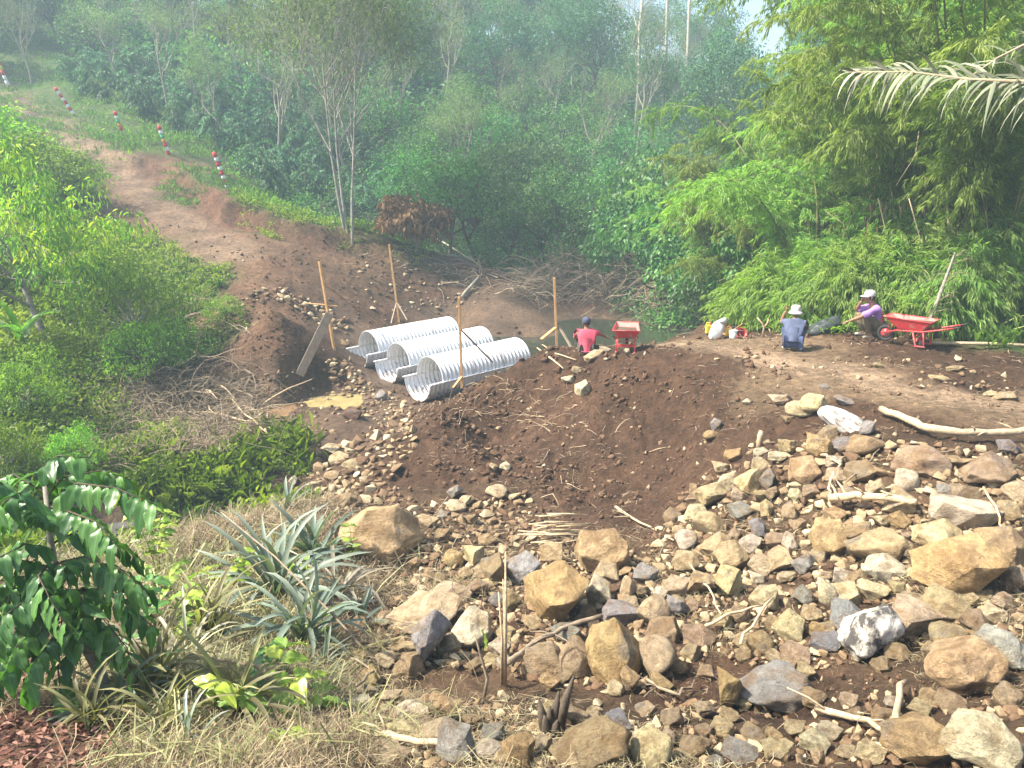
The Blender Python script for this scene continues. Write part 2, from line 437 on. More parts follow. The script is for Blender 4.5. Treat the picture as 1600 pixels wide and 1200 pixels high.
# the trodden track across the fill
trk = [at(u, v, Y) for u, v, Y in ((1640, 655, 9.7), (1500, 628, 10.5), (1400, 600, 11.3), (1300, 580, 12.4), (1150, 560, 14), (1040, 552, 16))]
dmin = np.full(nr * nc, 99.0)
for a, b in zip(trk[:-1], trk[1:]):
    ax, ay, bx, by = a.x, a.y, b.x, b.y
    t = np.clip(((gx.ravel() - ax) * (bx - ax) + (gy.ravel() - ay) * (by - ay)) / ((bx - ax) ** 2 + (by - ay) ** 2), 0, 1)
    dmin = np.minimum(dmin, np.hypot(gx.ravel() - ax - t * (bx - ax), gy.ravel() - ay - t * (by - ay)))
tw = np.clip(1.15 - dmin / 0.55 + 0.5 * fbm(gx.ravel() * 1.5, gy.ravel() * 1.5, 2), 0, 1)[:, None]
alb = alb * (1 - hill * 0.85) + np.array([(0.20, 0.135, 0.088)]) * hill * 0.85
alb = alb * (1 - tw * 0.8) + np.array([(0.36, 0.255, 0.165)]) * tw * 0.8
ca = me.color_attributes.new('albedo', 'FLOAT_COLOR', 'POINT')
ca.data.foreach_set('color', np.concatenate([alb, np.ones((len(alb), 1))], 1).astype(np.float32).ravel())
wet = np.clip(gk[:, 3] * 1.1 - 0.15, 0, 1)
wa = me.attributes.new('wet', 'FLOAT', 'POINT'); wa.data.foreach_set('value', wet.astype(np.float32))
tag(link('ground', me), kind='structure')

# ------------------------------------------------------------------ water
def m_water(c, rough=0.06):
    def b(N):
        t = N.tex(3.0, 4, 0.6); t2 = N.tex(14, 3)
        r = N.ramp(t.outputs[0], [(0.3, tuple(x * 0.75 for x in c)), (0.7, tuple(x * 1.2 for x in c))])
        N.out(r.outputs[0], rough, N.bump(t2.outputs[0], 0.12, 0.02), spec=0.5)
    return b
M_pond = material('pond_water', m_water((0.030, 0.036, 0.022)))
M_stream = material('stream_water', m_water((0.10, 0.10, 0.09), 0.10))
M_puddle = material('puddle_water', m_water((0.34, 0.27, 0.12), 0.12))
M_puddle2 = material('brown_puddle_water', m_water((0.26, 0.16, 0.085), 0.15))
def sheet(name, poly, z, mat, label=None):
    bm = bmesh.new(); vs = [bm.verts.new((x, y, z)) for x, y in poly]; bm.faces.new(vs)
    m_ = bpy.data.meshes.new(name); bm.to_mesh(m_); bm.free(); m_.materials.append(mat)
    return tag(link(name, m_), kind='structure')
sheet('pond', [(-1.5, 27.0), (0.5, 22.5), (3, 22), (5, 22.5), (7, 23.5), (9.5, 27), (8.5, 33), (4, 33.5), (1, 32.5), (-1.5, 31)], 1.52, M_pond)
sheet('stream', [(-12.5, 9.0), (-8.5, 9.4), (-6.0, 11.6), (-4.6, 13.0), (-3.6, 15.2), (-3.4, 18.4), (-5.0, 19.2), (-5.6, 16.5), (-6.4, 14.8), (-8.5, 13.8), (-13, 12.5)], 0.62, M_stream)
# ------------------------------------------------------------------ foliage builders
M_coffee = leaf_mat('coffee_leaf', (0.026, 0.082, 0.038), (0.055, 0.150, 0.062), (0.130, 0.265, 0.105), 0.25, 0.55, spec=0.3)
M_bush = leaf_mat('bush_leaf', (0.028, 0.085, 0.026), (0.068, 0.170, 0.044), (0.155, 0.295, 0.070), 0.35)
M_bright = leaf_mat('bright_leaf', (0.068, 0.150, 0.018), (0.165, 0.295, 0.034), (0.320, 0.450, 0.060), 0.45)
M_vine = leaf_mat('vine_leaf', (0.036, 0.095, 0.026), (0.085, 0.195, 0.048), (0.180, 0.320, 0.090), 0.4, 0.42)
M_bamboo = leaf_mat('bamboo_leaf', (0.064, 0.135, 0.030), (0.160, 0.262, 0.052), (0.310, 0.400, 0.100), 0.45)
M_wispy = leaf_mat('feathery_leaf', (0.085, 0.125, 0.065), (0.140, 0.195, 0.095), (0.220, 0.280, 0.135), 0.4)
M_yellowing = leaf_mat('yellowing_leaf', (0.070, 0.150, 0.026), (0.190, 0.310, 0.045), (0.480, 0.480, 0.060), 0.42)
M_deadleaf = leaf_mat('dead_leaf', (0.10, 0.055, 0.025), (0.20, 0.12, 0.055), (0.33, 0.22, 0.11), 0.2, 0.8, (1.1, 1.0, 0.8), 0.15)
M_grass = leaf_mat('grass_blade', (0.055, 0.110, 0.020), (0.110, 0.190, 0.035), (0.210, 0.300, 0.060), 0.4)
M_straw = leaf_mat('dry_straw', (0.085, 0.062, 0.036), (0.20, 0.155, 0.092), (0.42, 0.34, 0.22), 0.15, 0.75, (1.0, 0.95, 0.8), 0.15)
M_olive = leaf_mat('olive_blade', (0.060, 0.070, 0.028), (0.155, 0.150, 0.065), (0.330, 0.290, 0.150), 0.3, 0.5)
M_bluegreen = leaf_mat('blue_green_blade', (0.060, 0.095, 0.065), (0.120, 0.165, 0.120), (0.270, 0.310, 0.245), 0.2, 0.45)
M_bark_grey = bark_mat('grey_bark', (0.16, 0.14, 0.11), (0.36, 0.33, 0.27))
M_bark_pale = bark_mat('pale_bark', (0.30, 0.27, 0.21), (0.55, 0.50, 0.41))
M_bark_dark = bark_mat('dark_bark', (0.05, 0.04, 0.03), (0.14, 0.11, 0.08))
M_culm = bark_mat('bamboo_culm', (0.12, 0.14, 0.05), (0.30, 0.27, 0.12), 5)
M_twig = bark_mat('dry_twig', (0.16, 0.12, 0.08), (0.38, 0.30, 0.21))
M_root = bark_mat('pale_root', (0.34, 0.25, 0.15), (0.60, 0.48, 0.32), 25)

def unit(a):
    return a / np.maximum(np.linalg.norm(a, axis=-1, keepdims=True), 1e-6)
def rdir(n, rng):
    return unit(rng.normal(size=(n, 3)))
def leaves(P, D, L, W, rng, droop=0.0, fold=0.12):
    """rhombic leaves with a folded midrib: base, left, tip, right -> two triangles each"""
    n = len(P); L = np.broadcast_to(L, n)[:, None] * rng.uniform(0.7, 1.25, (n, 1)); W = np.broadcast_to(W, n)[:, None] * rng.uniform(0.75, 1.2, (n, 1))
    D = unit(D); S = unit(np.cross(D, rdir(n, rng) * 0.8 + np.array([0, 0, 1.0]))); Nn = np.cross(S, D)
    mid = P + D * L * 0.45 + Nn * L * fold
    tip = P + D * L + np.array([0, 0, -1.0]) * droop * L
    V = np.stack([P, mid + S * W * 0.5, tip, mid - S * W * 0.5], 1).reshape(-1, 3)
    i = np.arange(n)[:, None] * 4
    Fc = np.concatenate([i + np.array([[0, 1, 2]]), i + np.array([[0, 2, 3]])])
    return V, Fc
def leaf_mesh(name, parts, mat):
    """parts: list of (V, F, tone per leaf)"""
    V, Fc, T, b = [], [], [], 0
    for v, f, t in parts:
        V.append(v); Fc.append(f + b); T.append(np.repeat(t, len(v) // len(t))); b += len(v)
    return np_mesh(name, np.concatenate(V), np.concatenate(Fc), mat, False, np.concatenate(T))
def clumps(C, rad, n_each, L, W, rng, droop=0.2, out=0.7, flat=0.75, centre=None):
    """leaf clumps round centres C"""
    k = len(C); n = k * n_each
    ci = np.repeat(np.arange(k), n_each)
    d = rdir(n, rng); r = rng.uniform(0.35, 1, (n, 1)) ** 0.5
    rad = np.broadcast_to(rad, k)[ci][:, None]
    P = C[ci] + d * r * rad * np.array([1, 1, flat])
    D = d * out + rdir(n, rng) * 0.6 + np.array([0, 0, -droop])
    v, f = leaves(P, D, L, W, rng, droop * 0.3)
    base = rng.uniform(0.1, 0.75, k)[ci]
    t = np.clip(base + rng.normal(0, 0.17, n), 0, 1)
    return v, f, t
def crown_points(rx, ry, rz, k, rng, shell=0.55, bottom=-0.5):
    d = rdir(k * 3, rng); d = d[d[:, 2] > bottom][:k]
    r = rng.uniform(shell ** 3, 1, (len(d), 1)) ** (1 / 3)
    return d * r * np.array([rx, ry, rz])

def grow(rng, P0, D0, length, r0, levels, nch, spread, up=0.12, ratio=0.62, wob=0.18, seg=4):
    """branch skeleton: returns segments [(points, radii)] and tips"""
    out, tips = [], []
    def rec(p, d, L, r, lv):
        pts_, rr = [p], [r]
        for i in range(seg):
            d = unit(d + rng.normal(0, wob, 3) + np.array([0, 0, up])); p = p + d * L / seg
            pts_.append(p); rr.append(r * (1 - 0.55 * (i + 1) / seg))
        out.append((pts_, rr))
        if lv == 0:
            tips.append((p, d)); tips.append((pts_[-2], d)); return
        for c in range(nch[levels - lv] if hasattr(nch, '__len__') else nch):
            f = rng.uniform(0.45, 1.0); i = min(int(f * seg), seg - 1); q = pts_[i] + (pts_[i + 1] - pts_[i]) * (f * seg - i)
            side = unit(np.cross(d, rdir(1, rng)[0])); nd = unit(d * (1 - spread * 0.5) + side * spread)
            rec(q, nd, L * ratio * rng.uniform(0.75, 1.2), rr[i] * 0.6, lv - 1)
    rec(np.array(P0, float), unit(np.array(D0, float)), length, r0, levels)
    return out, tips
def tubes(name, segs, mat, n=5, minr=0.006):
    mb = MB()
    for P, rr in segs: mb.tube(P, [max(x, minr) for x in rr], n if rr[0] > 0.03 else 3, cap=False)
    return mb.mesh(name, mat, True)

# ---- prototypes: mesh data only, shared by every copy
def proto_wispy(seed, h=8.0, nl=16, lean=0.1, sub=(5, 5, 4), up=0.22):
    rng = np.random.default_rng(seed)
    segs, tips = grow(rng, (0, 0, -0.3), (lean, 0, 1), h * 0.46, 0.11, 3, sub, 0.62, up, 0.60, 0.13)
    T = np.array([t[0] for t in tips])
    c = clumps(T, 0.42, nl, 0.13, 0.035, rng, 0.25, 0.5, 0.8)
    return tubes('limbs', segs, M_bark_grey), leaf_mesh('feathery_crown', [c], M_wispy)
def proto_coffee(seed, h=2.2):
    rng = np.random.default_rng(seed); segs, parts = [], []
    for s in range(4):
        d = unit(np.array([rng.normal(0, 0.22), rng.normal(0, 0.22), 1])); hh = h * rng.uniform(0.75, 1.05)
        stem = [np.array([0, 0, -0.2]) + d * hh * t for t in (0, 0.5, 1.0)]; segs.append((stem, [0.03, 0.022, 0.01]))
        P, D = [], []
        for b in range(11):
            q = stem[0] + d * hh * rng.uniform(0.2, 1.0); a = rng.uniform(0, 2 * np.pi); L = rng.uniform(0.45, 0.95) * (1.15 - 0.5 * q[2] / h)
            for j in range(11):
                t = (j + 1) / 11.0
                pos = q + np.array([math.cos(a), math.sin(a), 0.25 - 0.75 * t]) * L * t
                for sd in (-1, 1):
                    P.append(pos); D.append(np.array([math.cos(a) * 0.5 - sd * math.sin(a), math.sin(a) * 0.5 + sd * math.cos(a), -0.75 + rng.normal(0, 0.2)]))
        v, f = leaves(np.array(P), np.array(D), 0.19, 0.085, rng, 0.25)
        parts.append((v, f, np.clip(rng.normal(0.45, 0.22, len(P)), 0, 1)))
    return tubes('stems', segs, M_bark_grey), leaf_mesh('foliage', parts, M_coffee)
def proto_tree(seed, h, r, k, n_each, L, W, mat, bark, droop=0.3, crad=0.5, lean=0.0, low=0.25, out=0.7):
    rng = np.random.default_rng(seed)
    segs, tips = grow(rng, (0, 0, -0.3), (lean, 0, 1), h * 0.5, 0.045 * r + 0.03, 2, (6, 4), 0.75, 0.1, 0.7, 0.16)
    C = crown_points(r, r, (h * (1 - low)) / 2, k, rng) + np.array([lean * h * 0.5, 0, h * (1 + low) / 2])
    C = C * (1 + 0.12 * np.sin(C[:, [1, 2, 0]] * 2.1 + seed))
    for c in C[:: max(1, k // 14)]:
        s = np.array([lean * h * 0.3, 0, h * 0.35]); segs.append(([s, (s + c) / 2 + rng.normal(0, 0.1, 3), c], [0.035, 0.02, 0.008]))
    c = clumps(C, crad * rng.uniform(0.6, 1.3, len(C)), n_each, L, W, rng, droop, out)
    return tubes('trunk', segs, bark), leaf_mesh('crown', [c], mat)
def proto_bamboo(seed, h=8.0, n_culm=14, lean=(-0.4, -0.5), arch=0.5, dens=1.0, mat=None):
    rng = np.random.default_rng(seed); culms, P, D, T = [], [], [], []
    for c in range(n_culm):
        a = rng.uniform(0, 2 * np.pi); hh = h * rng.uniform(0.55, 1.08)
        p = np.array([math.cos(a), math.sin(a), 0]) * rng.uniform(0.1, 0.55); p[2] = -0.2
        d = unit(np.array([math.cos(a) * 0.28 + lean[0] * 0.4, math.sin(a) * 0.28 + lean[1] * 0.4, 1.0]))
        hd = unit(np.array([math.cos(a) + lean[0] * 2, math.sin(a) + lean[1] * 2, 0]))
        pts_, rr = [p], [0.034]; m = 16; tone = rng.uniform(0.25, 0.75)
        for i in range(m):
            t = (i + 1) / m
            d = unit(d + (hd * 0.55 + np.array([0, 0, -1.0])) * arch * 0.42 * t ** 2 + rng.normal(0, 0.02, 3))
            p = p + d * hh * 1.15 / m; pts_.append(p); rr.append(0.034 * (1 - 0.85 * t) + 0.004)
            if t > 0.22:
                nb = int((5 if t > 0.5 else 3) * dens)
                for b in range(nb):
                    q = p + d * rng.uniform(-0.3, 0.3); bd = unit(rdir(1, rng)[0] * np.array([1, 1, 0.5]) + d * 0.4); bl = rng.uniform(0.4, 1.0)
                    for j in range(5):
                        s = q + bd * bl * (j + 1) / 5 + np.array([0, 0, -0.35]) * bl * ((j + 1) / 5) ** 2
                        k = 8
                        fan = rdir(k, rng) * 0.55 + bd * 0.8 + np.array([0, 0, -0.75])
                        P.append(np.repeat(s[None], k, 0) + rng.normal(0, 0.03, (k, 3))); D.append(fan)
                        T.append(np.full(k, tone) + rng.normal(0, 0.14, k) + 0.25 * (t - 0.5))
        culms.append((pts_, rr))
    P = np.concatenate(P); D = np.concatenate(D); T = np.clip(np.concatenate(T), 0, 1)
    v, f = leaves(P, D, 0.18, 0.028, rng, 0.15, 0.05)
    cm = []
    for c in culms:
        cm.append(tubes('culm', [c], M_culm, 6))
    return cm, leaf_mesh('leaf_sprays', [(v, f, T)], mat or M_bamboo)

def plant(name, meshes, loc, label, cat, group=None, rz=0, s=1.0, names=('trunk', 'crown')):
    o = empty(name, loc, label, cat, group, rz); o.scale = (s, s, s) if not hasattr(s, '__len__') else s
    for me, nm in zip(meshes, names):
        c = link(nm, me, o)
        if nm in ('crown', 'foliage', 'leaf_sprays', 'feathery_crown', 'needles'): c['kind'] = 'stuff'
    return o
# ------------------------------------------------------------------ the wooded hillside beyond the path
rf = np.random.default_rng(21)
WISPY = [proto_wispy(3, 8.5, 14), proto_wispy(4, 9.5, 12, -0.15, (6, 4, 4)), proto_wispy(5, 7.5, 16, 0.2, (4, 5, 5)), proto_wispy(9, 10.5, 11, 0.0, (7, 5, 3), 0.3)]
COFFEE = [proto_coffee(31), proto_coffee(32), proto_coffee(33)]
BUSH = [proto_tree(41, 4.4, 1.9, 75, 34, 0.20, 0.085, M_bush, M_bark_dark, 0.35, 0.52), proto_tree(42, 5.4, 2.1, 95, 30, 0.17, 0.075, M_bush, M_bark_dark, 0.2, 0.5),
        proto_tree(43, 3.2, 1.7, 60, 36, 0.15, 0.07, M_bush, M_bark_dark, 0.3, 0.45, low=0.1)]
DARK = [proto_tree(51, 8.5, 3.0, 150, 34, 0.24, 0.11, M_coffee, M_bark_dark, 0.2, 0.75), proto_tree(52, 10.0, 2.6, 150, 30, 0.22, 0.10, M_bush, M_bark_grey, 0.2, 0.7, low=0.3)]
VINE = [proto_tree(61, 3.6, 1.9, 80, 34, 0.17, 0.11, M_vine, M_bark_dark, 0.7, 0.45, low=0.05), proto_tree(62, 4.4, 1.7, 85, 32, 0.18, 0.12, M_vine, M_bark_dark, 0.8, 0.45, low=0.05)]

def on(x, y, dz=-0.05): return (x, y, hz(x, y) + dz)
def pix(p):
    d = depth(p); up = p[1] * SP_ + (p[2] - CZ) * CP_
    return 800 + F * p[0] / d, 600 - F * up / d

# the tall pale tree that stands alone at the edge of the cut
rng = np.random.default_rng(77)
segs, tips = [], []
for bx, ln, lx in ((0.0, 8.6, -0.06), (0.07, 8.0, 0.04), (-0.05, 8.0, -0.14)):
    s_, t_ = grow(rng, (bx, rng.normal(0, 0.1), -0.3), (lx, 0.02, 1), ln * 0.62, 0.046, 3, (10, 5, 4), 0.66, 0.14, 0.58, 0.05)
    segs += s_; tips += t_
T = np.array([t[0] for t in tips])
T = T[T[:, 2] > 3.0]
crown = leaf_mesh('feathery_crown', [clumps(T, 0.50, 16, 0.12, 0.030, rng, 0.3, 0.5)], M_wispy)
p = ground(545, 366)
plant('feathery_tree', (tubes('limbs', segs, bark_mat('weathered_bark', (0.17, 0.155, 0.13), (0.36, 0.34, 0.30))), crown), p, 'tall pale multi-stemmed feathery tree alone at the dug bank, left of the brown dead bush', 'tree', None, 0.3, 1.45, ('limbs', 'feathery_crown'))

# grey green feathery trees over the coffee
spots = [(-26, 55), (-21, 50, ), (-17, 47), (-13.5, 46), (-9.5, 47), (-7, 52), (-3, 50), (-12, 54), (-18, 56), (-24, 63), (-31, 66), (-36, 70), (-28, 74), (-20, 72), (-12, 66),
         (-5, 60), (0, 56), (3, 58), (6, 54), (9, 58), (12, 62), (-1, 66), (5, 68), (10, 72), (-8, 74), (-16, 80), (-27, 84), (-38, 86), (0, 78), (-44, 78), (14, 70), (-34, 58), (8, 49), (-2, 44), (-33, 50), (4.5, 47)]
for k_ in range(52):
    y_ = rf.uniform(58, 98); spots.append((rf.uniform(-0.85, 0.24) * y_, y_))
ANCH = [(0, 'at the left edge'), (100, 'above the strongly leaning pole'), (185, 'above the short striped pole'), (256, 'above the second striped pole'), (345, 'above the nearest striped pole'), (440, 'left of the tall pale tree'),
        (545, 'behind the tall pale tree'), (650, 'above the brown dead bush'), (760, 'left of the brush heap'), (860, 'above the brush heap'), (960, 'above the right end of the brush heap'), (1040, 'by the thin bare trunks'), (1130, 'at the left shoulder of the bamboo'), (1300, 'behind the bamboo'), (1500, 'behind the bamboo at the far right')]
def hill_where(u): return min(ANCH, key=lambda a: abs(a[0] - u))[1]
_ord = {}
def nth(key):
    _ord[key] = _ord.get(key, 0) + 1; return _ord[key]
zone = lambda x: 'far left' if x < -25 else ('left' if x < -13 else ('centre left' if x < -4 else 'centre'))
for i, (x, y) in enumerate(spots):
    m = WISPY[i % 4]
    near = 'lower' if y < 57 else ('upper' if y < 70 else 'topmost')
    hw = hill_where(pix(on(x, y))[0])
    q = plant('feathery_tree', m, on(x, y), f'grey-green feathery tree on the {near} slope, {hw}', 'tree',
              'feathery trees on the wooded hillside', rf.uniform(0, 6.28), rf.uniform(0.85, 1.2), ('limbs', 'feathery_crown'))

# coffee shrubs in loose rows
def coffee(x, y, s=1.0):
    p = on(x, y); u, v = pix(p)
    row = 'front-row' if y < 39.5 else ('second-tier' if y < 44 else ('third-tier' if y < 48.5 else ('upper' if y < 53 else 'highest')))
    return plant('coffee_shrub', COFFEE[rf.integers(3)], p, f'dark green {row} coffee shrub on the hillside, {hill_where(u)}', 'coffee shrub', 'coffee shrubs on the hillside', rf.uniform(0, 6.28), s * rf.uniform(0.8, 1.2), ('stems', 'foliage'))
n_c = 0
for j, y in enumerate(np.arange(35.2, 58, 1.75)):
    for x in np.arange(-34, 3, 1.9):
        xx, yy = x + rf.normal(0, 0.35) + 0.8 * (j % 2), y + rf.normal(0, 0.35)
        u, v = pix((xx, yy, hz(xx, yy)))
        # keep the grass verge and the path clear
        lim = np.interp(u, [-100, 20, 130, 230, 330, 420, 520, 620, 700], [60, 95, 150, 190, 232, 305, 350, 345, 330])
        if v < lim - 2 and u > -60 and n_c < 200 and not (u > 640 and rf.random() < 0.5):
            coffee(xx, yy); n_c += 1

# dark bushes and small trees of the dense middle
for i, (u, v, Y, k, s, nm) in enumerate([
        (700, 385, 36, 0, 1.0, 'dark green bush right behind the brown dead bush'), (745, 400, 37, 1, 1.0, 'leafy dark tree left of the shaded hollow behind the brush heap'),
        (800, 410, 38, 2, 1.15, 'rounded dark bush behind the brush heap at the shaded hollow'), (850, 405, 39, 0, 1.05, 'drooping dark bush over the far end of the brush heap'),
        (900, 400, 38, 1, 0.95, 'dark tree with loose crown above the centre of the brush heap'), (945, 410, 36.5, 2, 1.2, 'low dark bush above the right end of the brush heap'),
        (640, 350, 40, 1, 0.9, 'dark leafy tree just right of the tall pale tree'), (690, 330, 42, 0, 1.1, 'dense bush on the slope above the dead bush'),
        (740, 320, 43, 2, 1.3, 'round bush half way up the middle of the slope'), (790, 310, 44, 1, 1.0, 'light-topped tree half way up the middle of the slope'),
        (850, 300, 45, 0, 1.2, 'wide bush half way up the slope right of the middle'), (900, 300, 45, 1, 1.0, 'small tree on the slope left of the bamboo'),
        (950, 310, 42, 0, 1.0, 'dark bush on the slope beside the bamboo'), (980, 280, 46, 1, 1.1, 'dark tree at the upper left edge of the bamboo'),
        (660, 270, 48, 2, 1.3, 'bush above the coffee shrubs in the middle'), (780, 250, 49, 1, 1.0, 'tree with yellow-green crown high in the middle of the slope'),
        (880, 240, 50, 1, 1.1, 'round-crowned tree high on the slope right of the middle'), (930, 235, 52, 0, 1.2, 'dense bush high on the slope near the bamboo'),
        (820, 200, 56, 2, 1.5, 'distant bush under the feathery trees in the middle'), (600, 240, 52, 2, 1.3, 'distant bush left of the middle under feathery trees'),
        (725, 215, 54, 0, 1.1, 'distant drooping bush under the feathery trees'), (30, 120, 66, 1, 1.2, 'bushy tree at the left edge above the path'), (90, 105, 66, 0, 1.2, 'bushy tree right of the one at the left edge above the path'),
        (150, 110, 62, 2, 1.5, 'broad bush above the second striped pole'), (-20, 160, 60, 2, 1.4, 'bush cut by the left edge above the path')]):
    p = at(u, v, Y); p = on(p.x, Y)
    plant('leafy_bush' if k == 2 else 'leafy_tree', BUSH[k], p, nm, 'bush' if k == 2 else 'tree', None, rf.uniform(0, 6.28), s)
# tall dark trees left of the bamboo top and along the crest
for i, (x, y, k, s, nm) in enumerate([
        (13.5, 52, 0, 0.95, 'big dark evergreen tree left of the bamboo, nearest of the dark ones'), (14.8, 57, 0, 0.95, 'tall dark evergreen tree behind the upper edge of the bamboo'),
        (20.0, 62, 1, 0.45, 'dark tree below the patch of open sky'), (10.0, 60, 1, 0.8, 'dark tree in front of the thin bare trunks'),
        (-23, 90, 1, 1.2, 'tree on the ridge above the tall pale tree'), (-46, 92, 0, 1.3, 'hazy dark tree on the ridge at the far left'), (-34, 96, 1, 1.2, 'hazy tree on the ridge, second from the left edge'),
        (-10, 88, 0, 1.1, 'hazy round tree on the ridge left of the middle'), (-1, 90, 1, 1.0, 'hazy tree on the ridge in the middle'), (28, 66, 0, 1.1, 'dark tree rising behind the top of the bamboo'), (34, 60, 0, 1.5, 'dark tree behind the bamboo at the upper right'),
        (-58, 84, 0, 1.3, 'hazy dark tree cut by the upper left corner')]):
    plant('evergreen_tree', DARK[k], on(x, y), nm, 'tree', None, rf.uniform(0, 6.28), s)
ridge = []
for k_ in range(150):
    y = rf.uniform(62, 112); x = y * rf.uniform(-0.9, 0.62)
    if 0.27 < x / y < 0.345 or (0.08 < x / y < 0.16 and y > 75): continue
    ridge.append((x, y))
for i, (x, y) in enumerate(ridge):
    side = 'lower' if y < 75 else ('middle' if y < 90 else 'farthest'); hw = hill_where(pix(on(x, y))[0])
    plant('evergreen_tree', DARK[i % 2], on(x, y), f'hazy {side} ridge tree, {hw}', 'tree', 'hazy trees along the ridge', rf.uniform(0, 6.28), rf.uniform(0.75, 1.15))
# thin bare trunks against the sky
for i, (u, h) in enumerate(((997, 10.5), (1038, 13.0), (1072, 12.0))):
    mb = MB(); Y = 60 + i
    p = at(u, 100, Y); p = on(p.x, Y)
    q = empty('bare_tree', p, ('leftmost', 'middle, tallest', 'rightmost')[i] + ' of the three thin bare pale trunks against the sky', 'tree')
    mb.tube([(0, 0, -0.3), (0.1, 0, h * 0.4), (0.0, 0, h * 0.75), (0.12, 0, h)], [0.16, 0.13, 0.11, 0.08], 7); mb.build('trunk', M_bark_pale, q, True)
    b = MB()
    for k in range(7):
        z = h * rf.uniform(0.7, 1.0); a = rf.uniform(0, 6.28); b.tube([(0.06, 0, z), (math.cos(a) * 0.7, math.sin(a) * 0.7, z + 0.5), (math.cos(a) * 1.3, math.sin(a) * 1.3, z + 1.3)], [0.04, 0.03, 0.012], 4)
    b.build('branches', M_bark_pale, q, True)
# low growth on the forest floor
def scatter(n, xr, yr, rng, want, thr=0.35):
    x = rng.uniform(*xr, n * 3); y = rng.uniform(*yr, n * 3)
    z, K = H(x, y, True); w = sum(K[:, KN.index(k)] for k in want)
    m = rng.random(len(x)) < np.clip((w - thr) * 3, 0, 1)
    return np.stack([x[m], y[m], z[m]], 1)[:n]
def scatter_cone(n, yr, rng, want, thr=0.35, half=0.80):
    y = yr[0] * (yr[1] / yr[0]) ** rng.random(n * 3); x = rng.uniform(-1, 1, n * 3) * (half * y + 2)
    z, K = H(x, y, True); w = sum(K[:, KN.index(k)] for k in want)
    m = rng.random(len(x)) < np.clip((w - thr) * 3, 0, 1)
    return np.stack([x[m], y[m], z[m]], 1)[:n]
C2 = scatter_cone(2600, (55, 125), rf, 'f')
C = scatter_cone(3800, (28, 70), rf, 'f')
tone_patch = lambda C: np.clip(0.5 + 0.6 * fbm(C[:, 0] * 0.25, C[:, 1] * 0.25, 3), 0.05, 0.9)
def ground_clumps(C, rad, n_each, L, W, rng, lift=0.3, droop=0.1, flat=0.6):
    k = len(C); ci = np.repeat(np.arange(k), n_each); n = len(ci)
    rad = np.broadcast_to(rad, k)[ci][:, None]
    d = rdir(n, rng); d[:, 2] = np.abs(d[:, 2]); P = C[ci] + d * rad * rng.uniform(0.2, 1, (n, 1)) * np.array([1, 1, flat]) + np.array([0, 0, lift * 0.2])
    D = d * 0.6 + rdir(n, rng) * 0.6 + np.array([0, 0, 0.15 - droop])
    v, f = leaves(P, D, np.broadcast_to(L, k)[ci], np.broadcast_to(W, k)[ci], rng, 0.15)
    return v, f, np.clip(tone_patch(C)[ci] + rng.normal(0, 0.16, n), 0, 1)
tag(link('undergrowth', leaf_mesh('undergrowth', [ground_clumps(C, 0.75, 30, 0.19, 0.085, rf, flat=1.3)], M_bush)), 'dark leafy undergrowth covering the floor of the wooded hillside', 'undergrowth', kind='stuff')
tag(link('undergrowth', leaf_mesh('undergrowth', [ground_clumps(C2, 1.5, 26, 0.42, 0.20, rf, flat=1.5)], M_bush)), 'hazy leafy undergrowth of the upper hillside and ridge', 'undergrowth', kind='stuff')
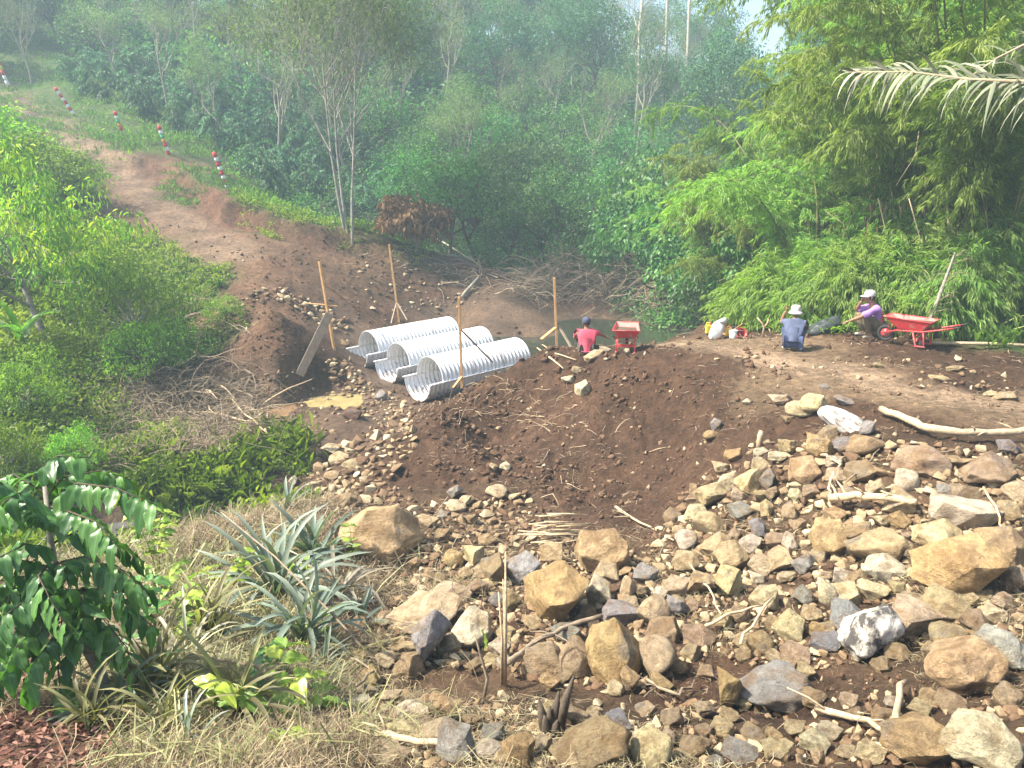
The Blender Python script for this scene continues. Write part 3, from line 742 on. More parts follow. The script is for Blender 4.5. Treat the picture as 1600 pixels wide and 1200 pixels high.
# ------------------------------------------------------------------ bamboo and shrubs on the right bank
rb = np.random.default_rng(91)
BAM = [proto_bamboo(71, 8.5, 15, (-0.12, -0.45), 0.62, 1.2), proto_bamboo(72, 7.0, 14, (-0.25, -0.4), 0.75, 1.3), proto_bamboo(73, 10.0, 15, (-0.1, -0.5), 0.55, 1.1)]
BN = ('culm',) * 20
def bamboo(x, y, k, s, label, rz=0.0):
    cm, lv = BAM[k]
    o = empty('bamboo_clump', on(x, y, -0.1), label, 'bamboo', 'bamboo clumps on the right bank', rz); o.scale = (s, s, s)
    for c in cm: link('culm', c, o)
    link('leaf_sprays', lv, o)['kind'] = 'stuff'
    return o
for u, Y, k, s, rz, lb in [
        (1560, 17.5, 2, 0.95, 0.2, 'tall bamboo clump at the right edge behind the dead palm frond'),
        (1490, 19.5, 2, 1.0, -0.2, 'tall bamboo clump whose canes rise directly behind the palm frond tip'),
        (1480, 23.5, 2, 1.15, 0.4, 'tallest bamboo clump in the upper right corner, behind the others'),
        (1425, 20.5, 0, 0.98, 0.1, 'bright bamboo clump behind the man in the white cap'),
        (1420, 25.5, 2, 1.05, -0.3, 'tall bamboo clump behind the one above the man in the white cap'),
        (1275, 21.5, 1, 0.88, -0.1, 'yellow-green bamboo clump behind the man in the bucket hat'),
        (1400, 27.0, 2, 0.9, 0.3, 'tall feathery bamboo clump reaching up to the patch of sky'),
        (1255, 27.5, 1, 0.85, 0.0, 'arching bamboo clump at the left shoulder of the thicket'),
        (1440, 33.0, 2, 1.1, 0.6, 'bamboo clump high behind, beneath the open sky at its left'),
        (1215, 27.5, 1, 0.95, 0.9, 'feathery bamboo clump between the creeper mound and the bucket hat'),
        (1130, 28.5, 1, 0.92, 2.0, 'low feathery bamboo clump over the creeper shrubs'),
        (1190, 27.0, 0, 0.92, 0.5, 'rounded bamboo clump filling the shoulder between the low and the tall canes'),
        (1255, 25.0, 0, 1.0, 2.6, 'upright bamboo clump behind the bucket hat, mid height of the thicket'),
        (1315, 25.5, 0, 1.0, 1.4, 'full yellow-green bamboo clump in the middle of the thicket'),
        (1085, 31.0, 1, 0.72, 1.2, 'leftmost feathery bamboo clump of the thicket'),
        (1150, 30.0, 1, 0.55, 0.2, 'low pale bamboo clump leaning out at the left end of the thicket'),
        (1185, 24.5, 1, 0.5, -0.4, 'small drooping bamboo clump above the white sack'),
        (1500, 30.0, 2, 1.15, 0.1, 'tall bamboo clump at the back of the thicket, upper right'),
        (1620, 24.0, 2, 1.1, 0.0, 'tall dark bamboo clump at the back, cut by the right edge')]:
    p = at(u, 400, Y); bamboo(p.x, Y, k, s, lb, rz)
# low bamboo sprouts along the foot of the thicket
SPR = proto_bamboo(81, 2.6, 12, (-0.2, -0.7), 0.9, 0.8)
for u, v, Y, s, lb in [(1280, 480, 18.6, 1.0, 'low drooping bamboo growth just right of the man in the bucket hat'), (1345, 500, 17.8, 1.05, 'bright low bamboo sprouts beside the man in the white cap'),
                    (1410, 470, 18.2, 1.15, 'low bamboo growth above the right wheelbarrow'), (1480, 480, 17.2, 1.05, 'low bamboo growth behind the leaning pole'),
                    (1220, 480, 19.6, 1.0, 'low bamboo growth behind the bucket hat'), (1560, 470, 16.8, 0.8, 'sparse low bamboo growth at the right edge')]:
    p = at(u, v, Y); o = empty('bamboo_sprouts', on(p.x, Y), lb, 'bamboo', 'bamboo sprouts at the foot of the thicket', rb.uniform(-0.4, 0.4)); o.scale = (s,) * 3
    for c in SPR[0]: link('culm', c, o)
    link('leaf_sprays', SPR[1], o)['kind'] = 'stuff'
# creeper-covered shrubs between forest and bamboo
for u, v, Y, k, s, lb in [
        (1000, 470, 33, 0, 1.15, 'shrub smothered in pale creepers at the right end of the brush heap'), (1050, 480, 30.5, 1, 1.0, 'creeper-covered shrub right behind the pond'),
        (1095, 480, 28.5, 0, 0.95, 'broad-leaved shrub overhanging the right end of the pond'), (1140, 480, 26, 0, 0.85, 'broad-leaved shrub behind the white sack'),
        (1010, 400, 36, 1, 1.3, 'tall creeper mound left of the bamboo'), (1070, 400, 33.5, 0, 1.4, 'creeper mound in front of the bamboo shoulder'),
        (1120, 420, 31, 1, 1.2, 'creeper mound beneath the arching bamboo'), (1180, 460, 25, 0, 0.9, 'leafy shrub left of the bucket hat under the bamboo'),
        (985, 420, 34.5, 0, 1.0, 'creeper shrub beside the dark hollow'), (1190, 400, 29, 1, 1.2, 'creeper shrub half hidden inside the bamboo')]:
    p = at(u, v, Y); plant('creeper_shrub', VINE[k], on(p.x, Y), lb, 'shrub', None, rb.uniform(0, 6.28), s)
for u, v, Y, s, lb in [(975, 440, 35.5, 1.0, 'small shrub at the dark hollow right of the brush heap'), (1030, 455, 32, 0.8, 'low dark shrub at the water behind the wheelbarrow in the middle')]:
    p = at(u, v, Y); plant('leafy_bush', BUSH[2], on(p.x, Y), lb, 'bush', None, rb.uniform(0, 6.28), s)
# thin young sapling with a bare stem at the pond's right bank
p = ground(1130, 492); mb = MB()
mb.tube([(0, 0, -0.1), (-0.03, 0, 0.5), (0.04, 0, 1.0), (0.0, 0, 1.6), (-0.1, 0, 2.1)], [0.03, 0.026, 0.02, 0.014, 0.006], 5)
mb.tube([(0.0, 0, 1.2), (0.35, 0, 1.55), (0.9, 0, 1.85)], [0.014, 0.01, 0.005], 4)
C = np.array([(-0.1, 0, 2.1), (0.9, 0, 1.85), (0.4, 0, 1.6), (0.05, 0, 1.7), (-0.05, 0.05, 1.4)])
plant('sapling', (mb.mesh('stem', M_bark_pale, True), leaf_mesh('foliage', [clumps(C, 0.3, 14, 0.17, 0.09, rb, 0.6)], M_vine)), p,
      'thin sapling with a pale bare stem rising behind the white sack', 'sapling', None, 0, 1, ('stem', 'foliage'))
# dead palm frond drooping into the picture from the right
def frond(name, P, n, L, droop, label, mat, rng, w=0.045):
    o = empty(name, P[0], label, 'palm frond'); P = [Vector(p) - Vector(P[0]) for p in P]
    mb = MB(); mb.tube(P, list(np.linspace(0.03, 0.006, len(P))), 6); mb.build('midrib', M_straw_stem, o, True)
    lens = [0]
    for a, b in zip(P[:-1], P[1:]): lens.append(lens[-1] + (b - a).length)
    tot = lens[-1]
    for i in range(n):
        t = (0.1 + 0.9 * i / n) * tot; k = max(j for j in range(len(lens)) if lens[j] <= t); k = min(k, len(P) - 2)
        q = P[k].lerp(P[k + 1], (t - lens[k]) / (lens[k + 1] - lens[k])); ax = (P[k + 1] - P[k]).normalized()
        for sd in (-1, 1):
            l = L * (1 - 0.5 * t / tot) * rng.uniform(0.45, 1.25)
            if rng.random() < 0.12: continue
            side = Vector((0.0, -0.6 if sd < 0 else 0.5, 0.5 * sd)).normalized()
            d = (ax * 0.9 + side * 0.8 + Vector(rng.normal(0, 0.28, 3))).normalized(); W_ = w * rng.uniform(0.7, 1.1)
            V, Fc = [], []; p = q.copy(); n_ = 5
            s = ax.cross(d).cross(d).normalized()
            for j in range(n_ + 1):
                f = j / n_; ww = W_ * (0.45 + 0.55 * math.sin(math.pi * min(f * 1.3 + 0.15, 1))) * (1 - f ** 4)
                V += [p - s * ww / 2, p + d.cross(s) * ww * 0.18, p + s * ww / 2]
                d = (d + Vector((0, 0, -droop * (0.35 + f)))).normalized() if sd < 0 or j > 1 else d
                p = p + d * l / n_
            for j in range(n_):
                b = j * 3; Fc += [(b, b + 1, b + 4, b + 3), (b + 1, b + 2, b + 5, b + 4)]
            V = np.array([tuple(x) for x in V]); tn = np.full(len(V), rng.uniform(0.2, 1.0))
            link('leaflet', np_mesh('leaflet', V, np.array(Fc), mat, False, tn), o)
    return o
M_straw_stem = bark_mat('straw_stem', (0.28, 0.22, 0.13), (0.50, 0.42, 0.28), 20)
M_frond = leaf_mat('withered_frond', (0.085, 0.105, 0.060), (0.18, 0.20, 0.125), (0.36, 0.36, 0.26), 0.15, 0.6, (1, 1, 0.9), 0.2)
frond('palm_frond', [at(1690, 150, 9.6), at(1600, 128, 9.8), at(1510, 124, 10.0), at(1420, 112, 10.3), at(1322, 113, 10.7)], 46, 0.85, 0.5,
      'long withered palm frond with pale drooping leaflets reaching in from the right edge', M_frond, rb)
frond('palm_frond', [at(1700, 40, 11.2), at(1620, 60, 11.0), at(1560, 90, 10.8), at(1500, 130, 10.6)], 16, 0.55, 0.25,
      'short broken palm frond crossing above the long withered one at the right edge', M_frond, rb, 0.03)
# the grey leaning pole of a dry frond behind the barrow
mb = MB(); a = ground(1436, 540); b = at(1492, 395, a.y + 0.6)
o = empty('leaning_pole', a, 'grey dry frond stalk leaning against the bamboo behind the right wheelbarrow', 'dry stalk'); L_ = b - a
mb.tube([(0, 0, -0.1), L_ * 0.5 + Vector((0.02, 0, 0)), L_], [0.045, 0.035, 0.015], 6); mb.build('stalk', M_bark_grey, o, True)
mb = MB()
for i in range(34):
    t = 0.25 + 0.75 * i / 34; q = L_ * t; d = Vector((rb.uniform(0.3, 1.0), rb.normal(0, 0.2), rb.uniform(-0.1, 0.5))) * 0.55
    if i % 3 == 0: d.x *= -0.6
    mb.tube([q, q + d * 0.6, q + d + Vector((0, 0, -0.12))], [0.006, 0.005, 0.003], 3, False)
mb.build('dry_ribs', M_twig, o)
# hanging dry canes and creepers in the thicket
for i, (u, v, Y, u2, v2) in enumerate([(1436, 205, 17.2, 1400, 290), (1372, 310, 17.5, 1402, 420), (1500, 230, 17.6, 1480, 330), (1420, 310, 17.0, 1455, 430), (1478, 300, 16.9, 1470, 450), (1540, 330, 16.4, 1560, 480), (1290, 330, 19, 1330, 395), (1190, 395, 23, 1120, 440)]):
    a = at(u, v, Y); b = at(u2, v2, Y - 0.2); mb = MB(); m_ = (a + b) / 2 + Vector((rb.normal(0, 0.1), 0, rb.normal(0, 0.1)))
    mb.tube([Vector(), m_ - a, b - a], [0.012, 0.010, 0.006], 4)
    tag(mb.build('dry_cane', M_straw_stem, None, True, a), ('upper dry cane above the leaning stalk', 'dry cane left of the upper one, slanting right', 'dry cane behind the palm frond tip', 'dry cane over the right wheelbarrow slanting right', 'upright dry cane above the leaning stalk', 'dry cane at the right edge of the thicket', 'short dry cane above the bucket hat', 'dry cane slanting left above the white sack')[i], 'dry cane', 'dry canes hanging in the thicket')
# dry hanging leaves and floor litter under the thicket
P = []
for u, v, Y in [(1400, 400, 17.6), (1440, 430, 17.3), (1470, 400, 17.2), (1520, 430, 16.8), (1385, 330, 18), (1500, 480, 16.2), (1330, 420, 19), (1560, 440, 16.5), (1480, 330, 17.8), (1290, 440, 19.5)]:
    c = np.array(at(u, v, Y)); P.append(c + rb.normal(0, 1, (60, 3)) * np.array([0.5, 0.4, 0.6]))
P = np.concatenate(P); D = rdir(len(P), rb) * 0.45 + np.array([0, 0, -1.0])
v_, f_ = leaves(P, D, 0.26, 0.035, rb, 0.1)
tag(link('dry_bamboo_leaves', leaf_mesh('dry_bamboo_leaves', [(v_, f_, rb.random(len(P)))], M_straw)), 'dry straw-coloured leaves hanging in the lower bamboo above the wheelbarrow', 'dry leaves', kind='stuff')
C = []
for _ in range(260):
    u, v = rb.uniform(1180, 1640), rb.uniform(455, 540); C.append(tuple(ground(u, v)))
C = np.array(C); C = C[(C[:, 1] > 15.3)]
tag(link('ground_cover', leaf_mesh('ground_cover', [ground_clumps(C, 0.4, 34, 0.17, 0.05, rb)], M_bright)), 'leafy ground cover at the foot of the bamboo', 'ground cover', kind='stuff')
M_banana = leaf_mat('banana_leaf', (0.07, 0.17, 0.03), (0.12, 0.26, 0.04), (0.2, 0.36, 0.06), 0.5, 0.4)
# green reeds lying at the right edge
mb = MB()
for i in range(26):
    a = ground(rb.uniform(1490, 1640), rb.uniform(500, 532)); d = Vector((rb.uniform(0.5, 1.4), rb.normal(0, 0.4), rb.uniform(0.1, 0.7)))
    mb.tube([a, a + d * 0.5 + Vector((0, 0, 0.1)), a + d], [0.012, 0.01, 0.004], 4, False)
tag(mb.build('cut_stalks', bark_mat('green_stalk', (0.20, 0.26, 0.06), (0.42, 0.46, 0.16)), None, True), 'pale green cut stalks lying at the right edge below the bamboo', 'cut stalks', kind='stuff')


# ------------------------------------------------------------------ left bank
rl = np.random.default_rng(131)
LT = proto_tree(141, 5.4, 2.5, 95, 46, 0.20, 0.060, M_yellowing, M_bark_grey, 0.75, 0.5, low=0.12, out=0.5)
LB = [proto_tree(151, 3.4, 1.9, 80, 48, 0.16, 0.055, M_bright, M_bark_grey, 0.5, 0.45, low=0.02), proto_tree(152, 2.6, 1.9, 70, 48, 0.15, 0.065, M_bright, M_bark_dark, 0.4, 0.42, low=0.0)]
p = at(95, 460, 20.5)
plant('flowering_tree', LT, on(p.x - 0.5, 20.5, 0), 'leafy tree with yellowing shoots at the left edge in front of the track', 'tree', None, 0.5, 0.92)
for u, v, Y, k, s, lb in [(205, 470, 21.5, 0, 0.8, 'bright green round bush right of the yellowing tree'), (150, 430, 24, 1, 0.9, 'dark bush behind the yellowing tree'),
                       (262, 505, 21, 1, 0.55, 'dark bush at the edge of the red soil, above the dry twigs'),
                       (225, 545, 20, 1, 0.6, 'low dark bush below the bright round bush'), (-60, 400, 24, 0, 0.9, 'leafy bush cut by the left edge beside the yellowing tree'),
                       (40, 620, 16.5, 0, 0.45, 'small bright bush on the grass slope at the left edge'), (110, 690, 14.5, 0, 0.3, 'small yellow-green bush behind the foreground shrub'),
                       (-10, 690, 13.5, 0, 0.4, 'yellow-green bush at the left edge behind the foreground shrub'), (350, 480, 23.5, 1, 0.35, 'tiny bush on the edge of the red soil mound'),
                       (40, 300, 33, 1, 1.1, 'dark bush left of the dirt track near the left edge'), (-20, 280, 34, 1, 1.4, 'dark bush cut by the left edge below the track'), (100, 290, 33, 1, 0.9, 'low dark bush beside the bend of the dirt track')]:
    q = at(u, v, Y); plant('leafy_bush', LB[k], on(q.x, Y), lb, 'bush', None, rl.uniform(0, 6.28), s)
# long banana-like blades at the far left
def blade(P, w, rng, fold=0.25):
    V, Fc = [], []; P = [Vector(p) for p in P]; n = len(P)
    for j, p in enumerate(P):
        t = (P[min(j + 1, n - 1)] - P[max(j - 1, 0)]).normalized(); s = t.cross(Vector((0, 0, 1)))
        s = s.normalized() if s.length > 1e-3 else Vector((1, 0, 0)); up = s.cross(t)
        f = j / (n - 1); ww = w * (0.55 + 0.9 * f) * (1 - f ** 2.2) ** 0.7 if j < n - 1 else 0.002
        V += [tuple(p - s * ww / 2 + up * ww * fold), tuple(p), tuple(p + s * ww / 2 + up * ww * fold)]
    for j in range(n - 1):
        b = j * 3; Fc += [(b, b + 1, b + 4, b + 3), (b + 1, b + 2, b + 5, b + 4)]
    return np.array(V), np.array(Fc)
def rosette_mesh(L, w, arch, rng, mat, n=7):
    """a handful of single blades, reused around the plant"""
    out = []
    for k in range(6):
        P, p = [], Vector((0.0, 0, 0)); el = rng.uniform(0.7, 1.35); l = L * rng.uniform(0.75, 1.1); bend = arch * rng.uniform(0.5, 1.4); yw = rng.normal(0, 0.08)
        for j in range(n + 1):
            P.append(p.copy()); e = el - bend * (j / n) ** 1.3 * 1.6
            p = p + Vector((math.cos(e) * math.cos(yw * j), math.cos(e) * math.sin(yw * j), math.sin(e))) * l / n
        V, Fc = blade(P, w, rng)
        out.append(np_mesh('blade', V, Fc, mat, True, np.clip(np.linspace(0.25, 0.75, len(V)) + rng.normal(0, 0.15), 0, 1)))
    return out
def rosette(loc, blades, n, label, rng, s=1.0, tilt=(0, 0), name='spiky_plant', cat='spiky plant', fan=(0, 6.28), group=None):
    o = empty(name, loc, label, cat, group); o.rotation_euler = (tilt[0], tilt[1], 0)
    for i in range(n):
        b = link('blade', blades[rng.integers(len(blades))], o, (rng.normal(0, 0.02), rng.normal(0, 0.02), 0.0), (rng.normal(0, 0.15), rng.uniform(-0.45, 0.35) , fan[0] + (fan[1] - fan[0]) * (i + rng.uniform(-0.4, 0.4)) / n))
        b.scale = (s * rng.uniform(0.7, 1.1),) * 3
    return o
BAN = rosette_mesh(1.6, 0.28, 0.8, rl, M_banana)
for u, v, Y, lb in [(10, 400, 19.0, 'banana-like plant with long pale leaves at the left edge, in front of the yellowing tree'), (1215, 440, 21.0, 'single bright banana-like plant in the lower bamboo')]:
    p = at(u, v, Y); rosette(on(p.x, Y, 0.3), BAN, 7, lb, rl, 0.9 if u < 100 else 0.6, name='banana_plant', cat='banana plant')
# leafy carpet of the left slope and along the creek
C = scatter_cone(7000, (9, 34), rl, 'g', 0.3)
C = C[(C[:, 0] < 0) & (C[:, 2] > 0.85)]
uv = np.array([pix(c) for c in C])
lv = np.clip(0.55 + fbm(C[:, 0] * 0.6, C[:, 1] * 0.6, 3), 0.2, 1.3)
v_, f_, t_ = ground_clumps(C, 0.34 * lv + 0.1, 24, 0.10 + 0.05 * lv, 0.045 + 0.025 * lv, rl, flat=1.2)
tag(link('creeping_plants', leaf_mesh('creeping_plants', [(v_, f_, np.clip(t_ + 0.12, 0, 1))], M_bright)), 'bright green creeping plants carpeting the left slope and creek banks', 'ground cover', kind='stuff')
# grass of the verge beside the track and under the striped poles
C = scatter_cone(2600, (33, 70), rl, 'g', 0.25)
v_, f_, t_ = ground_clumps(C, 0.5, 16, 0.26, 0.045, rl, droop=-0.6, flat=0.4)
tag(link('verge_grass', leaf_mesh('verge_grass', [(v_, f_, t_)], M_grass)), 'fresh green grass on the verge under the striped poles', 'grass', kind='stuff')
C = scatter_cone(1500, (8, 30), rl, 'g', 0.3)
n = len(C) * 16; ci = np.repeat(np.arange(len(C)), 16); Pg = C[ci] + rl.normal(0, 0.12, (n, 3)) * np.array([1, 1, 0]); Dg = rdir(n, rl) * 0.5 + np.array([0, 0, 1.0])
v_, f_ = leaves(Pg, Dg, 0.36, 0.018, rl, 0.25)
tag(link('tall_grass', leaf_mesh('tall_grass', [(v_, f_, np.clip(tone_patch(C)[ci] + rl.normal(0, 0.2, n), 0, 1))], M_grass)), 'tall grass blades standing in the creeping plants on the left', 'grass', kind='stuff')
# brown dead bush at the forest edge
DB = proto_tree(161, 2.3, 1.5, 55, 34, 0.26, 0.13, M_deadleaf, M_twig, 0.8, 0.4, low=0.05)
p = ground(648, 392); plant('dead_bush', DB, p, 'brown withered bush of dead leaves at the forest edge above the pipes', 'bush', None, 0, 1.0)
a = ground(655, 372); mb = MB(); b = ground(745, 415)
mb.tube([Vector((0, 0, 0.5)), (b - a) * 0.5 + Vector((0, 0, 0.35)), (b - a) + Vector((0, 0, 0.1))], [0.05, 0.04, 0.025], 6)
tag(mb.build('fallen_branch', M_bark_pale, None, True, a), 'pale fallen stem leaning out of the brown dead bush', 'branch')
# ------------------------------------------------------------------ stones
rr_ = np.random.default_rng(171)
def ico(sub):
    bm = bmesh.new(); bmesh.ops.create_icosphere(bm, subdivisions=sub, radius=1.0)
    V = np.array([v.co[:] for v in bm.verts]); Fc = np.array([[v.index for v in f.verts] for f in bm.faces]); bm.free(); return V, Fc
ICO = {s: ico(s) for s in (2, 3, 4)}
def rock_verts(seed, sub, cuts=11, round_=0.0, rough=0.03):
    rng = np.random.default_rng(seed); V, Fc = ICO[sub]; V = V.copy()
    V *= rng.uniform(0.8, 1.2, 3)
    N = rdir(cuts, rng); D = rng.uniform(0.42 + round_, 0.78 + round_, cuts)
    for _ in range(2):
        for n, d in zip(N, D):
            e = V @ n - d; V = V - np.where(e > 0, e, 0)[:, None] * n
    # chips and coarse relief
    a = np.arctan2(V[:, 1], V[:, 0]) * 1.6
    V = V + unit(V) * (rough * 2.0 * fbm(a + seed, V[:, 2] * 3 + seed * 1.7, 3) + rough * noise2(V[:, 0] * 6 + seed, V[:, 1] * 6 + V[:, 2] * 5))[:, None]
    lo, hi = V.min(0), V.max(0)
    return (V - (lo + hi) / 2) / (hi - lo), Fc
def hull_rock(seed, npts=13, bev=0.035, cuts=2, rough=0.012):
    rng = np.random.default_rng(seed); P = rdir(npts, rng) * rng.uniform(0.8, 1.1, (npts, 1)) * rng.uniform(0.7, 1.25, 3)
    bm = bmesh.new(); vs = [bm.verts.new(p) for p in P]
    r = bmesh.ops.convex_hull(bm, input=vs); bmesh.ops.delete(bm, geom=list({g for g in r['geom_interior'] + r['geom_unused'] if isinstance(g, bmesh.types.BMVert)}), context='VERTS')
    bmesh.ops.dissolve_limit(bm, angle_limit=R(14), verts=bm.verts, edges=bm.edges)
    bmesh.ops.bevel(bm, geom=list(bm.edges), offset=bev * rng.uniform(0.6, 1.5), segments=2, profile=0.6, affect='EDGES', clamp_overlap=True)
    bmesh.ops.triangulate(bm, faces=bm.faces)
    bmesh.ops.subdivide_edges(bm, edges=[e for e in bm.edges if e.calc_length() > 0.22], cuts=cuts, use_grid_fill=True)
    bmesh.ops.triangulate(bm, faces=bm.faces)
    V = np.array([v.co[:] for v in bm.verts]); bm.verts.index_update(); Fc = np.array([[v.index for v in f.verts] for f in bm.faces]); bm.free()
    V = V + unit(V) * (rough * 3 * noise2(V[:, 0] * 2.2 + seed, V[:, 1] * 2.2 + V[:, 2] * 1.9) + rough * noise2(V[:, 0] * 7 - seed, V[:, 2] * 7 + V[:, 1] * 5))[:, None]
    lo, hi = V.min(0), V.max(0)
    return (V - (lo + hi) / 2) / (hi - lo), Fc
def m_rock(N):
    oi = N.n('ShaderNodeObjectInfo')
    off = N.math('MULTIPLY', oi.outputs['Random'], 37.0)
    tc = N.n('ShaderNodeTexCoord'); mp = N.n('ShaderNodeVectorMath', operation='ADD'); N.l(tc.outputs['Object'], mp.inputs[0])
    cmb = N.n('ShaderNodeCombineXYZ'); [N.l(off, cmb.inputs[i]) for i in range(3)]; N.l(cmb.outputs[0], mp.inputs[1])
    def tx(s, d, r=0.6):
        t = N.n('ShaderNodeTexNoise'); t.inputs['Scale'].default_value = s; t.inputs['Detail'].default_value = d; t.inputs['Roughness'].default_value = r; N.l(mp.outputs[0], t.inputs['Vector']); return t.outputs[0]
    big, mid, fine = tx(1.4, 4), tx(4.0, 10, 0.74), tx(22, 8, 0.75)
    c = oi.outputs['Color']
    g = N.ramp(big, [(0.59, 0.0), (0.66, 0.5)]); gr = N.mix(c, (0.29, 0.27, 0.245), g.outputs[0])
    o = N.ramp(tx(2.3, 5), [(0.50, 0.0), (0.62, 0.55)]); gr = N.mix(gr, (0.33, 0.20, 0.085), o.outputs[0])
    f = N.ramp(mid, [(0.28, 0.45), (0.5, 0.95), (0.72, 1.32)]); gr = N.mix(gr, f.outputs[0], 0.85, 'MULTIPLY')
    f2 = N.ramp(fine, [(0.30, 0.72), (0.7, 1.2)]); gr = N.mix(gr, f2.outputs[0], 0.8, 'MULTIPLY')
    # soil clinging in the hollows and on the underside of the stone
    dn = N.ramp(tx(3.2, 7, 0.75), [(0.47, 0.0), (0.58, 0.85)]); gr = N.mix(gr, (0.150, 0.100, 0.064), N.math('MULTIPLY', dn.outputs[0], 0.42))
    h = N.math('ADD', mid, N.math('MULTIPLY', fine, 0.35))
    N.out(gr, 0.88, N.bump(h, 1.0, 0.11), spec=0.2)
M_rock = material('field_stone', m_rock)
def m_rubble(N):
    t = N.tex(5.5, 4, 0.6); t2 = N.tex(30, 6, 0.7); a = N.n('ShaderNodeAttribute', attribute_name='tone')
    r = N.ramp(a.outputs['Fac'], [(0.0, (0.14, 0.085, 0.050)), (0.4, (0.25, 0.175, 0.10)), (0.75, (0.38, 0.29, 0.175)), (1.0, (0.54, 0.44, 0.28))])
    f = N.ramp(t2.outputs[0], [(0.3, 0.6), (0.7, 1.3)])
    N.out(N.mix(r.outputs[0], f.outputs[0], 0.9, 'MULTIPLY'), 0.9, N.bump(t2.outputs[0], 0.6, 0.02), spec=0.2)
M_rubble = material('rubble_stone', m_rubble)
RK = []
for i in range(16):
    V, Fc = hull_rock(200 + i, 14 + i % 7, 0.03, 4, 0.034) if i < 13 else rock_verts(200 + i, 3, 11, 0.06); RK.append(np_mesh('rock', V, Fc, M_rock, True))
RKH = []
for i in range(6):
    V, Fc = hull_rock(240 + i, 16 + i, 0.025, 6, 0.04); RKH.append(np_mesh('rock', V, Fc, M_rock, True))
PAL = {'o': ('ochre', (0.56, 0.40, 0.205)), 't': ('tan', (0.60, 0.47, 0.285)), 'p': ('pale', (0.72, 0.62, 0.43)), 'y': ('yellowish', (0.74, 0.61, 0.34)),
       'b': ('brown', (0.45, 0.33, 0.20)), 'g': ('grey', (0.38, 0.355, 0.32)), 'k': ('blue-grey', (0.33, 0.33, 0.33)), 'w': ('white-flecked', (0.54, 0.51, 0.46)), 'r': ('dark red-brown', (0.15, 0.085, 0.055))}
